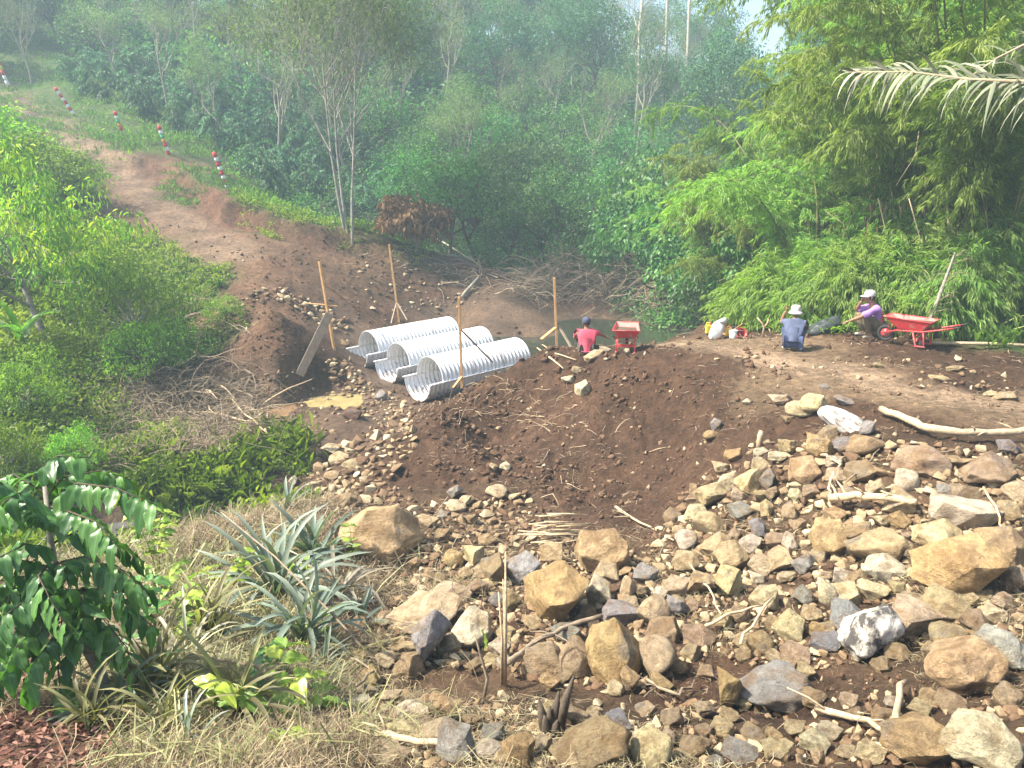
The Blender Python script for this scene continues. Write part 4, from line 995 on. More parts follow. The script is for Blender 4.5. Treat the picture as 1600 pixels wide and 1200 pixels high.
# u v w h colour, read off the photograph
ROCKS = '''
740 869 37 40 y|708 873 28 25 o|815 892 50 48 g|864 867 42 38 t|945 860 80 78 o|875 930 92 95 o|950 895 38 36 t|936 927 32 50 p|983 920 24 42 t|1009 900 35 28 g
701 929 66 34 t|668 965 104 46 t|668 1004 56 75 g|733 986 66 60 p|621 1011 32 25 t|635 1042 45 35 b|745 920 30 22 b|728 899 22 20 t|754 897 28 24 t|771 892 32 45 b
686 904 20 18 b|971 962 64 36 g|1023 958 44 46 t|1037 990 55 40 b|958 1018 80 100 o|901 1032 48 56 t|883 990 45 25 g|852 1035 60 35 b|1023 1032 60 65 t|985 1062 28 42 o
966 1130 36 30 k|645 1123 62 32 p|631 1154 60 36 y|691 1109 48 50 o|691 1151 70 45 t|708 1168 65 50 g|810 1172 50 50 o|925 1180 120 60 b|1020 1182 60 50 y|1003 923 24 22 t
1031 930 24 22 p|1048 917 24 20 t|1065 925 30 26 p|1055 947 30 26 t|1081 947 24 22 b|1090 801 38 28 p|1110 820 48 34 t|1155 801 36 28 g|1188 826 22 34 k|1200 796 18 32 y
1071 846 36 32 p|1174 850 32 32 p|1213 845 30 26 b|1236 848 18 30 p|1071 878 36 36 t|1122 859 50 34 t|1144 875 50 46 t|1222 880 40 34 t|1190 885 35 33 t|1298 840 52 66 o
1344 834 40 26 b|1376 855 84 54 t|1260 885 36 28 g|1386 889 54 42 p|1316 901 32 24 p|1342 904 28 24 b|1138 915 38 52 y|1099 913 48 32 t|1197 934 44 40 y|1060 920 36 34 t
1059 948 30 30 g|1257 934 30 28 g|1295 927 26 44 p|1323 934 44 40 y|1367 924 48 32 y|1432 966 80 56 t|1484 948 60 44 t|1523 890 115 100 o|1568 858 80 80 o|1475 840 80 46 y
1516 803 88 56 p|1575 801 32 40 t|1362 987 80 84 w|1330 969 42 60 k|1292 1004 46 32 k|1239 980 44 50 y|1190 1008 36 36 b|1246 1025 46 36 b|1512 1039 98 92 o|1572 1022 76 60 w
1141 1078 40 68 o|1211 1080 112 70 g|1096 997 44 38 b|1274 1165 45 32 p|1295 1144 35 25 p|1450 1182 90 70 o|1545 1158 104 84 p|1526 976 40 36 b|1558 962 40 28 y|1488 997 50 36 t
1383 1120 30 26 b|1404 920 28 24 t|1221 625 34 18 t|1276 631 40 34 y|1251 640 40 22 y|1232 656 22 14 b|1322 627 34 12 g|1358 669 20 28 g|1296 678 36 24 b|1285 701 46 38 o
1321 699 32 28 g|1356 697 58 34 b|1306 723 24 20 p|1259 736 40 48 o|1345 738 44 36 b|1311 745 30 28 t|1189 708 22 18 p|1219 714 30 16 p|1187 725 24 22 t|1204 749 26 30 g
1172 751 40 42 y|1139 753 28 28 p|1114 777 54 34 t|1086 766 18 20 b|1246 774 20 20 p|1234 800 22 28 t|1446 719 80 50 b|1555 736 84 48 b|1420 751 36 30 p|1416 787 50 40 t
1508 776 50 35 b|1289 604 14 7 g|1495 576 24 8 t|1469 592 28 12 t|1549 616 18 10 y|1574 620 36 10 t|1373 571 18 9 t|1114 680 26 15 o|1119 664 16 20 g|514 703 26 14 p
528 717 30 14 t|547 706 20 12 t|517 745 24 16 b|547 728 26 16 t|490 759 22 14 t|498 769 24 14 t|459 752 16 16 p|544 781 26 20 b|589 784 16 12 t|711 770 24 18 g
789 730 16 13 p|770 730 15 12 t|712 792 28 20 t|666 817 38 26 t|690 837 22 18 b|594 617 20 16 g|548 648 26 18 r|775 770 32 20 t|725 784 20 14 p|737 811 22 18 b
690 805 18 14 g|889 592 22 13 p|911 607 20 24 p|900 579 18 12 t|928 556 30 15 t|944 546 18 9 p|910 544 18 9 b|1310 513 22 10 p|1168 628 13 8 p|760 845 24 20 b
1090 780 30 22 b|1158 775 26 22 t|1210 772 24 20 b|1268 770 24 22 b|1330 775 30 24 b|1370 765 28 22 t|1250 820 26 22 b|1280 868 30 26 t|1150 840 26 22 b|1460 905 34 30 b
1420 860 34 26 b|1480 770 34 24 g|1590 770 36 30 t|1582 700 34 24 g|1490 722 30 18 b|1560 1010 30 24 b|1405 1020 34 26 b|1460 1020 32 24 t|1380 1040 28 20 b|1590 905 30 40 t
1160 960 30 26 b|1130 970 28 24 t|1270 960 28 24 t|1210 975 28 24 b|1165 1025 26 22 b|1080 1020 30 26 t|1105 1050 26 22 b|920 960 26 24 b|830 975 30 20 t|800 940 26 30 b
790 990 30 22 t|690 975 24 20 b|640 985 34 22 t|600 1035 36 26 t|575 1060 40 28 o|560 1030 30 24 b|590 1000 30 24 b|560 975 24 20 b|610 1090 34 22 t|560 1110 40 26 p
740 1130 34 24 b|770 1150 36 26 g|860 1110 30 22 t|900 1120 34 24 b|1010 1110 32 24 t|1050 1125 34 22 b|1100 1110 30 20 t|1130 1140 38 24 t|1180 1150 34 24 b|1220 1175 44 28 t
1090 1170 50 34 b|1340 1120 30 20 b|1360 1180 44 28 t|1400 1100 28 20 p|1440 1110 34 24 t|1490 1100 40 28 b|1580 1090 40 30 t|1160 1190 50 30 g|600 1190 60 30 t|760 1190 50 30 p'''
LM = [('big brown boulder at the left end', 595, 842), ('bundle of dry sticks', 880, 832), ('pale fallen branch', 1500, 688), ('log with pale roots', 1360, 806), ('white speckled block', 1319, 658),
      ('large grey boulder', 1211, 1080), ('marbled black-and-white rock', 1362, 987), ('large square ochre block', 875, 930), ('tall split ochre rock', 958, 1018), ('thin upright stems', 786, 960), ('right edge', 1600, 800),
      ('bottom edge', 1000, 1200), ('pointed ochre boulder', 945, 860), ('three steel pipes', 650, 600), ('man in the grey shirt', 1240, 510), ('wooden stake by the crest', 868, 480), ('spiky plants', 480, 900), ('large ochre boulder at lower right', 1512, 1039), ('long curved root', 1295, 760), ('broad ochre boulder at the right', 1523, 890)]
SHAPES = ['angular', 'blocky', 'wedge-shaped', 'rough', 'flat-faced', 'chipped', 'squat', 'uneven']
used_labels = {}
def where_is(u, v, skip=None):
    best = sorted((math.hypot(u - a, (v - b) * 1.2), n, a, b) for n, a, b in LM if n != skip and math.hypot(u - a, v - b) > 8)[0]
    dd, n, a, b = best; dx, dy = u - a, v - b
    d = ('right' if dx > 0 else 'left') if abs(dx) > 1.8 * abs(dy) else (('below' if dy > 0 else 'above') if abs(dy) > 1.8 * abs(dx) else ('lower ' if dy > 0 else 'upper ') + ('right' if dx > 0 else 'left'))
    d = {'right': 'right of', 'left': 'left of', 'below': 'below', 'above': 'above', 'lower right': 'below right of', 'lower left': 'below left of', 'upper right': 'above right of', 'upper left': 'above left of'}[d]
    return ('just ' if dd < 45 else ('' if dd < 100 else 'well ')) + d + ' the ' + n
placed = []
SPECIAL = {(875, 930): 'large square ochre block in the middle of the rock pile', (945, 860): 'pointed ochre boulder below the dark soil face', (1362, 987): 'marbled black-and-white rock in the right part of the pile',
           (1211, 1080): 'large grey boulder with a blue-grey face near the bottom', (958, 1018): 'tall split ochre rock with a shaded right side', (1512, 1039): 'large ochre boulder with flat lit face at lower right',
           (1523, 890): 'broad ochre boulder half covered with dry roots at the right', (925, 1180): 'broad soil-covered boulder at the bottom edge in the middle', (1545, 1158): 'pale mossy boulder in the bottom right corner',
           (668, 965): 'long flat tan slab pointing up to the right', (668, 1004): 'dark grey upright stone in front of the long tan slab', (548, 648): 'dark red-brown lump of earth right of the yellow puddle', (1114, 680): 'lone ochre and grey stone on the dark soil face'}
def rock_at(u, v, w, h, ck, me, thing=True, label=None, ang=None, sink=0.18):
    b = ground(u, min(v + 0.38 * h, 1196 if v < 1190 else v + 2)); dp = depth(b); k = dp / F
    sx, sz = w * k, h * k
    sy = (sx * 0.5 + sz * 0.55)
    sz = max(sz * 0.95, 0.35 * sx)
    loc = Vector((b.x, b.y + sy * 0.25, b.z + sz * (0.5 - sink)))
    placed.append((u, v, w, h))
    cname, c = PAL[ck]
    j = rr_.uniform(0.95, 1.22)
    if not thing: return loc, (sx, sy, sz), c
    o = link('rock', me, None, loc, (rr_.normal(0, 0.18), rr_.normal(0, 0.18), rr_.normal(0, 0.35) if ang is None else ang), (sx, sy, sz))
    o.color = (c[0] * j, c[1] * j * rr_.uniform(0.96, 1.04), c[2] * j * rr_.uniform(0.9, 1.1), 1)
    if label is None:
        size = 'small' if w < 26 else ('mid-sized' if w < 48 else 'large')
        label = f'{size} {cname} {SHAPES[rr_.integers(len(SHAPES))]} rock {where_is(u, v)}'
        if label in used_labels:
            for s in SHAPES:
                t = f'{size} {cname} {s} rock {where_is(u, v)}'
                if t not in used_labels: label = t; break
    used_labels[label] = 1
    tag(o, label, 'rock', 'rocks in the rubble slope')
    return o
for i, tok in enumerate(ROCKS.replace('\n', '|').split('|')):
    if not tok.strip(): continue
    a = tok.split(); u, v, w, h = map(float, a[:4])
    rock_at(u, v, w * 1.14, h * 1.14, a[4], RKH[i % 6] if w > 62 else RK[rr_.integers(16)], label=SPECIAL.get((int(u), int(v))))
# the big boulder at the left end and the white speckled block
V, Fc = hull_rock(304, 22, 0.03, 6, 0.035); BB = np_mesh('boulder', V, Fc, M_rock, True)
o = rock_at(590, 838, 150, 98, 'o', BB, label='big brown boulder with tan top face at the left end of the rubble', ang=0.25, sink=0.12); o.name = 'boulder'
def m_white(N):
    t = N.tex(5, 7, 0.7); r = N.ramp(t.outputs[0], [(0.40, (0.16, 0.13, 0.10)), (0.50, (0.50, 0.48, 0.44)), (0.8, (0.70, 0.69, 0.66))])
    N.out(r.outputs[0], 0.85, N.bump(t.outputs[0], 0.6, 0.03))
M_white = material('speckled_stone', m_white)
def m_marble(N):
    t = N.tex(3.2, 7, 0.68, dist=0.4); r = N.ramp(t.outputs[0], [(0.43, (0.07, 0.065, 0.06)), (0.50, (0.35, 0.32, 0.27)), (0.58, (0.60, 0.56, 0.50))])
    N.out(r.outputs[0], 0.85, N.bump(t.outputs[0], 0.6, 0.03))
M_marble = material('marbled_stone', m_marble)
V, Fc = rock_verts(311, 3, 10, 0.1, 0.03); wb = np_mesh('stone_block', V, Fc, M_white, True)
b = ground(1319, 672); k = depth(b) / F
tag(link('stone_block', wb, None, b + Vector((0, 0.02, 0.10)), (0.1, 0.42, -0.5), (84 * k, 34 * k, 34 * k)), 'white speckled elongated block lying above the rock pile beside the pale branch', 'rock')
for o in [o for o in COL.objects if o.get('label', '').startswith('marbled black')]:
    V, Fc = rock_verts(312, 4, 10, 0.04, 0.05); o.data = np_mesh('rock', V, Fc, M_marble, True)
# further stones between them, largest as things, the rest joined
def in_poly(u, v, P):
    c = False; j = len(P) - 1
    for i in range(len(P)):
        if (P[i][1] > v) != (P[j][1] > v) and u < (P[j][0] - P[i][0]) * (v - P[i][1]) / (P[j][1] - P[i][1]) + P[i][0]: c = not c
        j = i
    return c
ZONES = [([(475, 745), (500, 700), (560, 690), (640, 640), (650, 700), (600, 760), (655, 790), (830, 770), (840, 840), (760, 880), (650, 930), (640, 860), (600, 790), (520, 800)], 800, 8, 25),
         ([(640, 880), (760, 860), (860, 840), (1000, 870), (1075, 760), (1180, 690), (1260, 690), (1400, 690), (1600, 710), (1600, 1050), (1400, 1010), (1250, 1060), (1110, 1020), (1000, 1090), (850, 1070), (700, 1040), (560, 1050)], 2500, 8, 40),
         ([(505, 560), (545, 565), (580, 600), (650, 640), (640, 680), (560, 650), (520, 600)], 190, 5, 13),
         ([(340, 480), (400, 455), (440, 448), (545, 500), (545, 545), (520, 520), (440, 470), (400, 475), (350, 505)], 130, 6, 15),
         ([(350, 590), (480, 575), (560, 650), (520, 680), (430, 670), (380, 640)], 110, 4, 9),
         ([(560, 1080), (1000, 1100), (1420, 1080), (1600, 1100), (1600, 1200), (540, 1200)], 210, 12, 40),
         ([(870, 560), (1000, 552), (1200, 600), (1600, 640), (1600, 560), (1240, 560), (1000, 548)], 70, 4, 13),
         ([(700, 650), (870, 580), (1100, 620), (1150, 700), (1000, 800), (760, 760)], 50, 4, 11),
         ([(560, 400), (760, 420), (740, 480), (560, 490), (540, 420)], 80, 4, 11)]
cand = []
for poly, n, lo, hi in ZONES:
    us = [p[0] for p in poly]; vs = [p[1] for p in poly]; got = 0
    for _ in range(n * 6):
        if got >= n: break
        u, v = rr_.uniform(min(us), max(us)), rr_.uniform(min(vs), max(vs))
        if not in_poly(u, v, poly): continue
        w = lo + (hi - lo) * rr_.random() ** 1.7
        if any(abs(u - a) < (w + c) * 0.28 and abs(v - b) < (w * 0.8 + d) * 0.28 for a, b, c, d in placed): continue
        placed.append((u, v, w, w * 0.8)); cand.append((w, u, v)); got += 1
cand.sort(reverse=True)
n_hand = sum(1 for o in COL.objects if o.get('category') == 'rock')
ks = 'totpbtyobtgt'
for i, (w, u, v) in enumerate(cand[: max(0, 298 - n_hand)]):
    rock_at(u, v, w, w * rr_.uniform(0.6, 0.9), ks[rr_.integers(len(ks))], RK[rr_.integers(16)])
LOW = [hull_rock(400 + i, 10 + i % 4, 0.05, 0) for i in range(12)]
Vs, Fs, Ts, nb = [], [], [], 0
def add_low(loc, sc):
    global nb
    V, Fc = LOW[rr_.integers(12)]; a, b_, c_ = rr_.uniform(0, 6.28, 3); Rm = np.array(Euler((a * 0.1, b_ * 0.1, c_)).to_matrix())
    Vs.append((V * np.array(sc)) @ Rm.T + np.array(loc)); Fs.append(Fc + nb); nb += len(V); Ts.append(np.full(len(V), rr_.random() ** 1.3))
for w, u, v in cand[max(0, 298 - n_hand):]:
    b = ground(u, v); s = w * depth(b) / F; add_low((b.x, b.y, b.z + s * 0.15), (s, s * rr_.uniform(0.6, 1.0), s * rr_.uniform(0.5, 0.8)))
tag(link('rubble', np_mesh('rubble', np.concatenate(Vs), np.concatenate(Fs), M_rubble, False, np.concatenate(Ts))), 'small brown and tan stones filling the gaps of the rubble slope', 'rubble', kind='stuff')
# gravel and crumbs of earth over all the bare soil
def m_crumb(N):
    a = N.n('ShaderNodeAttribute', attribute_name='tone'); r = N.ramp(a.outputs['Fac'], [(0.0, (0.075, 0.042, 0.026)), (0.75, (0.125, 0.075, 0.045)), (0.93, (0.24, 0.17, 0.11)), (1.0, (0.46, 0.38, 0.26))])
    N.out(r.outputs[0], 0.95, spec=0.15)
M_crumb = material('earth_crumb', m_crumb)
V8, F8 = np.array([(1, 0, 0), (-1, 0, 0), (0, 1, 0), (0, -1, 0), (0, 0, 1), (0, 0, -1.0)]), np.array([(0, 2, 4), (2, 1, 4), (1, 3, 4), (3, 0, 4), (2, 0, 5), (1, 2, 5), (3, 1, 5), (0, 3, 5)])
n = 18000
uu = rr_.uniform(-0.72, 0.72, n * 3); yy = 2.8 * (32 / 2.8) ** rr_.random(n * 3); xx = uu * (yy + 1)
zz, K = H(xx, yy, True); wsum = K[:, [KN.index(c) for c in 'drpmu']].sum(1) * (1 - 0.5 * K[:, KN.index('p')])
mk = rr_.random(n * 3) < wsum * np.clip(fbm(xx * 0.8, yy * 0.8, 3) * 2.6 + 0.2, 0.02, 1); xx, yy, zz = xx[mk][:n], yy[mk][:n], zz[mk][:n]; n = len(xx)
sz = (0.006 + 0.032 * rr_.random(n) ** 6) * np.clip(yy / 7, 0.6, 2.2)
Vc = V8[None] * sz[:, None, None] * rr_.uniform(0.55, 1.3, (n, 1, 3)) * (1 + 0.25 * rr_.normal(size=(n, len(V8), 1))) + np.stack([xx, yy, zz + sz * 0.3], 1)[:, None]
Fc = (F8[None] + (np.arange(n) * len(V8))[:, None, None]).reshape(-1, 3)
tag(link('soil_crumbs', np_mesh('soil_crumbs', Vc.reshape(-1, 3), Fc, M_crumb, False, np.repeat(rr_.random(n), len(V8)))), 'crumbs of earth and gravel strewn over the bare soil', 'gravel', kind='stuff')

# bigger clods of dug earth along the crest, the ridge and the foot of the soil face
Vs, Fs, Ts, nb = [], [], [], 0
for cu, cv, su, sv, n_, lo, hi in ((860, 560, 40, 14, 70, 5, 14), (1000, 592, 70, 10, 90, 4, 12), (720, 640, 40, 25, 150, 5, 16), (780, 720, 60, 30, 150, 5, 18), (900, 780, 90, 25, 130, 5, 14), (960, 680, 110, 50, 120, 3, 8), (430, 520, 45, 30, 160, 3, 8), (600, 440, 70, 25, 160, 3, 8), (470, 400, 60, 20, 90, 3, 7), (1150, 620, 80, 25, 70, 4, 10)):
    for _ in range(n_):
        u, v = rr_.normal(cu, su), rr_.normal(cv, sv); b = ground(u, v); s = rr_.uniform(lo, hi) * rr_.uniform(0.5, 1) * depth(b) / F
        add_low((b.x, b.y, b.z + s * 0.1), (s, s * rr_.uniform(0.6, 1.0), s * rr_.uniform(0.45, 0.75)))
tag(link('soil_clods', np_mesh('soil_clods', np.concatenate(Vs), np.concatenate(Fs), M_crumb, False, np.repeat(rr_.random(len(Ts)) * 0.55, [len(t) for t in Ts]))), 'lumps of dark dug earth scattered over the soil banks', 'earth clods', kind='stuff')
# ------------------------------------------------------------------ sticks, roots, straw
rd = np.random.default_rng(501)
def laid(P, r, lift=0.03, taper=0.5, n=6, wig=0.0):
    pts_ = []
    for i, (u, v) in enumerate(P):
        g = ground(u, v); pts_.append(g + Vector((0, 0, lift + r)))
    q = []
    for a, b in zip(pts_[:-1], pts_[1:]):
        for t in (0, 0.34, 0.67): q.append(a.lerp(b, t) + Vector(rd.normal(0, wig, 3) if t else (0, 0, 0)))
    q.append(pts_[-1]); m = len(q)
    return q, [r * (1 - (1 - taper) * i / (m - 1)) * rd.uniform(0.88, 1.12) for i in range(m)]
def stick(name, P, r, label, cat, mat, lift=0.03, taper=0.5, wig=0.012, side=0, parent=None):
    q, rr = laid(P, r, lift, taper, 6, wig); o0 = q[0].copy(); mb = MB()
    mb.tube([p - o0 for p in q], rr, 8)
    for _ in range(side):
        i = rd.integers(1, len(q) - 1); s = q[i] - o0; d = Vector(rd.normal(0, 1, 3)).normalized() * rd.uniform(0.12, 0.35); d.z = abs(d.z) * 0.6
        mb.tube([s, s + d * 0.5, s + d + Vector((0, 0, -0.03))], [rr[i] * 0.4, rr[i] * 0.3, 0.003], 4)
    return tag(mb.build(name, mat, None, True, o0), label, cat)
stick('branch', [(1376, 652), (1415, 668), (1450, 683), (1500, 690), (1560, 690), (1625, 684)], 0.052, 'long pale fallen branch above the rocks at the right edge', 'branch', M_root, 0.06, 0.8, 0.014, 4)
stick('log', [(1292, 806), (1335, 801), (1385, 806), (1428, 814)], 0.048, 'short pale log with roots lying on the rocks at the right', 'log', M_root, 0.16, 0.75, 0.012, 7)
stick('root', [(1255, 707), (1290, 725), (1312, 740), (1296, 765), (1294, 795), (1300, 812)], 0.017, 'long curved pale root winding down through the rocks', 'root', M_root, 0.10, 0.7, 0.02, 3)
stick('root', [(1300, 815), (1275, 835), (1262, 850)], 0.014, 'short pale root bending left below the log', 'root', M_root, 0.08, 0.5, 0.02, 2)
stick('branch', [(792, 1062), (850, 1018), (890, 1000), (940, 984)], 0.024, 'brown forked branch lying across the rocks left of the split ochre rock', 'branch', M_twig, 0.12, 0.9, 0.01, 3)
stick('stick', [(1384, 1160), (1400, 1120), (1414, 1080)], 0.022, 'pale peeled stick pointing up between stones at lower right', 'stick', M_root, 0.05, 0.8)
stick('branch', [(1275, 1122), (1330, 1138), (1385, 1160)], 0.022, 'pale branch lying left of the peeled stick at lower right', 'branch', M_root, 0.05, 0.6, 0.015, 4)
stick('stick', [(590, 1170), (640, 1180), (692, 1188)], 0.022, 'thick pale stick at the bottom edge left of the middle', 'stick', M_root, 0.08, 0.7, 0.01, 2)
stick('split_wood', [(962, 797), (1000, 822), (1052, 850)], 0.022, 'splintered pale wood at the foot of the dark soil face', 'stick', M_root, 0.03, 0.4, 0.01, 5)
stick('stick', [(1100, 1000), (1140, 980), (1190, 968)], 0.014, 'thin pale stick across the rocks above the grey boulder', 'stick', M_root, 0.12, 0.6)
stick('stick', [(1075, 900), (1105, 940), (1125, 985)], 0.011, 'thin bent twig left of the yellow-topped rock in mid pile', 'stick', M_root, 0.14, 0.6)
stick('stick', [(1155, 1030), (1180, 990), (1205, 955)], 0.012, 'straight thin stick between the rocks above the grey boulder', 'stick', M_root, 0.12, 0.8)
stick('branch', [(1010, 1075), (1060, 1100), (1085, 1075)], 0.012, 'crooked twig below the tall split ochre rock', 'branch', M_twig, 0.06, 0.6, 0.02, 3)
stick('root', [(838, 545), (858, 562), (880, 580)], 0.025, 'pale split stick lying on the crest of the soil bank', 'stick', M_root, 0.03, 0.6)
stick('root', [(846, 540), (868, 556), (900, 566)], 0.020, 'thin pale stick beside the split one on the bank crest', 'stick', M_root, 0.03, 0.6)
stick('stick', [(1320, 770), (1350, 745), (1372, 718)], 0.010, 'grey dead twig leaning over the brown rocks under the white block', 'stick', M_twig, 0.12, 0.5)
stick('stick', [(1400, 745), (1450, 735), (1500, 720)], 0.010, 'thin dead twig across the large brown rock at the right', 'stick', M_twig, 0.15, 0.5)
stick('stick', [(1530, 800), (1555, 850), (1560, 880)], 0.012, 'pale twig over the broad ochre boulder at the right', 'stick', M_root, 0.25, 0.5)
stick('stick', [(1340, 1035), (1375, 1010), (1395, 985)], 0.016, 'pale stick right of the marbled rock', 'stick', M_root, 0.08, 0.5)
stick('stick', [(560, 1095), (585, 1072), (545, 1050)], 0.012, 'bent twig at the edge of the spiky plants and rocks', 'stick', M_twig, 0.12, 0.6)
stick('stick', [(345, 655), (400, 668), (450, 690)], 0.035, 'pale bare branch pointing right from the dry brush to the stream', 'branch', M_root, 0.12, 0.5, 0.03, 3)
stick('stick', [(360, 630), (385, 660), (420, 690)], 0.03, 'second pale bare branch crossing the first beside the stream', 'branch', M_root, 0.16, 0.5, 0.03, 2)
stick('stick', [(205, 500), (255, 560), (300, 610)], 0.03, 'long bare branch leaning in the dry brush below the left bushes', 'branch', M_twig, 0.5, 0.4, 0.05, 6)
stick('fallen_log', [(700, 405), (740, 412), (790, 400)], 0.06, 'grey fallen trunk at the forest edge behind the brush heap', 'log', M_bark_grey, 0.12, 0.7, 0.02, 4)
stick('fallen_log', [(722, 470), (735, 455), (748, 440)], 0.07, 'short cut log lying on the mud left of the brush heap', 'log', M_bark_grey, 0.1, 0.9, 0.01, 1)
# small upright stump on the soil, stump tooth beside pipes
g = ground(1186, 702); mb = MB(); mb.tube([(0, 0, -0.05), (0, 0, 0.2), (0.01, 0, 0.27)], [0.045, 0.042, 0.03], 7)
tag(mb.build('broken_stump', M_root, None, True, g), 'small pale broken wood stump standing at the top of the rock pile', 'stump')
# bundle of dry sticks
g = ground(872, 845); o = empty('stick_bundle', g, 'bundle of short dry sticks lying in layers below the dark soil face', 'sticks')
for i in range(26):
    mb = MB(); L = rd.uniform(0.4, 0.85); a = rd.normal(0.05, 0.13); z = 0.03 + 0.3 * rd.random(); x = rd.normal(0, 0.12); y = rd.normal(0, 0.12)
    d = Vector((math.cos(a), math.sin(a), rd.normal(0, 0.06))) * L / 2; c = Vector((x, y, z))
    mb.tube([c - d, c + Vector((0, 0, rd.normal(0, 0.02))), c + d], [0.010, 0.011, 0.007], 5); mb.build('dry_stick', M_root, o, True)
# thin upright dry stems in the foreground
o = empty('dead_plant', ground(786, 1070), 'thin upright dry stems standing in front of the rocks', 'dead plant')
base = o.location.copy()
for (u, v, du, r) in ((790, 862, 4, 0.012), (779, 925, -3, 0.010), (786, 905, 1, 0.008), (792, 955, 6, 0.008)):
    top = at(u, v, base.y + 0.05) - base; mb = MB(); mb.tube([Vector((du * 0.004, 0, -0.05)), top * 0.5 + Vector((0.01, 0, 0)), top], [r, r * 0.9, r * 0.5], 5); mb.build('stem', M_root, o, True)
o = empty('withered_plant', ground(752, 1105), 'dark crooked dead stem with one yellow-green leaf near the bottom', 'dead plant')
base = o.location.copy(); mb = MB(); mb.tube([(0, 0, -0.05), at(762, 1060, base.y) - base, at(750, 1020, base.y) - base, at(742, 990, base.y) - base], [0.014, 0.012, 0.009, 0.004], 5); mb.build('stem', M_twig, o, True)
g = ground(858, 1150); mb = MB()
[mb.tube([(x * 0.5, y * 0.5, -0.05), (x, y, hh * 0.6), (x * 1.5, y, hh)], [0.03, 0.026, 0.006], 6) for x, y, hh in ((0, 0, 0.2), (0.035, 0.02, 0.28), (-0.04, 0.01, 0.24), (-0.02, -0.03, 0.16), (0.03, -0.03, 0.13), (0.09, 0, 0.4))]
tag(mb.build('tree_stump', M_bark_dark, None, True, g), 'mossy cut stump with a side shoot near the bottom in the middle', 'stump')
# flat offcuts and straw on the soil, denser below the faces
def fibres(n, zone_fn, L, w, rng, lift=0.01, flat=0.12):
    P = zone_fn(n); n = len(P); D = rdir(n, rng) * np.array([1, 1, flat]); D = unit(D)
    l = L * rng.uniform(0.35, 1.4, (n, 1)) * np.clip(P[:, 1:2] / 9, 0.5, 2.2); ww = w * rng.uniform(0.6, 1.5, (n, 1)) * np.clip(P[:, 1:2] / 9, 0.5, 2.2)
    S = unit(np.cross(D, np.array([0, 0, 1.0]))); up = np.array([0, 0, 1.0]); P = P + up * lift
    bend = rng.normal(0, 0.12, (n, 1)) * l * S
    A = P - D * l / 2; M_ = P + bend + up * l * 0.05; B = P + D * l / 2
    V = np.stack([A - S * ww / 2, A + S * ww / 2, M_ - S * ww / 2 + up * ww * .5, M_ + S * ww / 2, B - S * ww / 4, B + S * ww / 4], 1).reshape(-1, 3)
    i = np.arange(n)[:, None] * 6
    Fc = np.concatenate([i + np.array([[0, 1, 3, 2]]), i + np.array([[2, 3, 5, 4]])])
    return V, Fc, np.repeat(rng.random(n) ** 0.8, 6)
def soil_zone(kinds_, yr, half=0.72, patch=True, xr=None):
    def f(n):
        y = yr[0] * (yr[1] / yr[0]) ** rd.random(n * 4); x = rd.uniform(-half, half, n * 4) * (y + 1)
        if xr: x = rd.uniform(xr[0], xr[1], n * 4)
        z, K = H(x, y, True); w = K[:, [KN.index(c) for c in kinds_]].sum(1)
        pm = np.clip(fbm(x * 0.7 + 5, y * 0.7, 3) * 2.2 + 0.35, 0.03, 1) if patch else 1
        m = rd.random(n * 4) < w * pm; return np.stack([x[m], y[m], z[m]], 1)[:n]
    return f
v_, f_, t_ = fibres(15000, soil_zone('dupr', (2.8, 22)), 0.11, 0.006, rd)
tag(link('straw_bits', np_mesh('straw_bits', v_, f_, M_straw, False, t_)), 'bits of straw and root fibre strewn over the dug soil', 'straw', kind='stuff')
v_, f_, t_ = fibres(9000, soil_zone('u', (2.8, 9)), 0.15, 0.004, rd, 0.04, 0.35)
tag(link('root_fibres', np_mesh('root_fibres', v_, f_, M_straw, False, t_)), 'thin dry root fibres tangled between the rocks', 'roots', kind='stuff')
# dry straw blanket in the lower left, and straw heap behind the spiky plants
v_, f_, t_ = fibres(48000, soil_zone('s', (2.8, 11), patch=False), 0.55, 0.0055, rd, 0.07, 0.5)
tag(link('dry_straw', np_mesh('dry_straw', v_, f_, M_straw, False, t_)), 'thick blanket of dry grass straw in the lower left', 'straw', kind='stuff')
v_, f_, t_ = fibres(7000, soil_zone('s', (3.0, 9), patch=True), 0.75, 0.012, rd, 0.12, 0.7)
tag(link('withered_blades', np_mesh('withered_blades', v_, f_, M_olive, False, t_)), 'olive withered grass blades lying through the straw', 'dry grass', kind='stuff')
v_, f_, t_ = fibres(5200, soil_zone('s', (12, 24), patch=False), 0.32, 0.010, rd, 0.1, 0.5)
tag(link('dry_grass', np_mesh('dry_grass', v_, f_, M_straw, False, t_)), 'dry grass and stems along the left bank of the stream', 'dry grass', kind='stuff')
# brown leaf litter in the lower left corner and right bank
z_ = soil_zone('l', (2.6, 20), patch=False)(9000); z_ = z_ + np.array([0, 0, 0.02])
v_, f_ = leaves(z_, rdir(len(z_), rd) * np.array([1, 1, 0.35]), 0.055, 0.026, rd, 0.1, 0.15)
M_litter = leaf_mat('fallen_leaf', (0.10, 0.045, 0.035), (0.21, 0.105, 0.075), (0.36, 0.22, 0.16), 0.1, 0.8, (1, 0.9, 0.8), 0.15)
tag(link('leaf_litter', leaf_mesh('leaf_litter', [(v_, f_, rd.random(len(z_)))], M_litter)), 'reddish brown fallen leaves on the ground', 'leaf litter', kind='stuff')
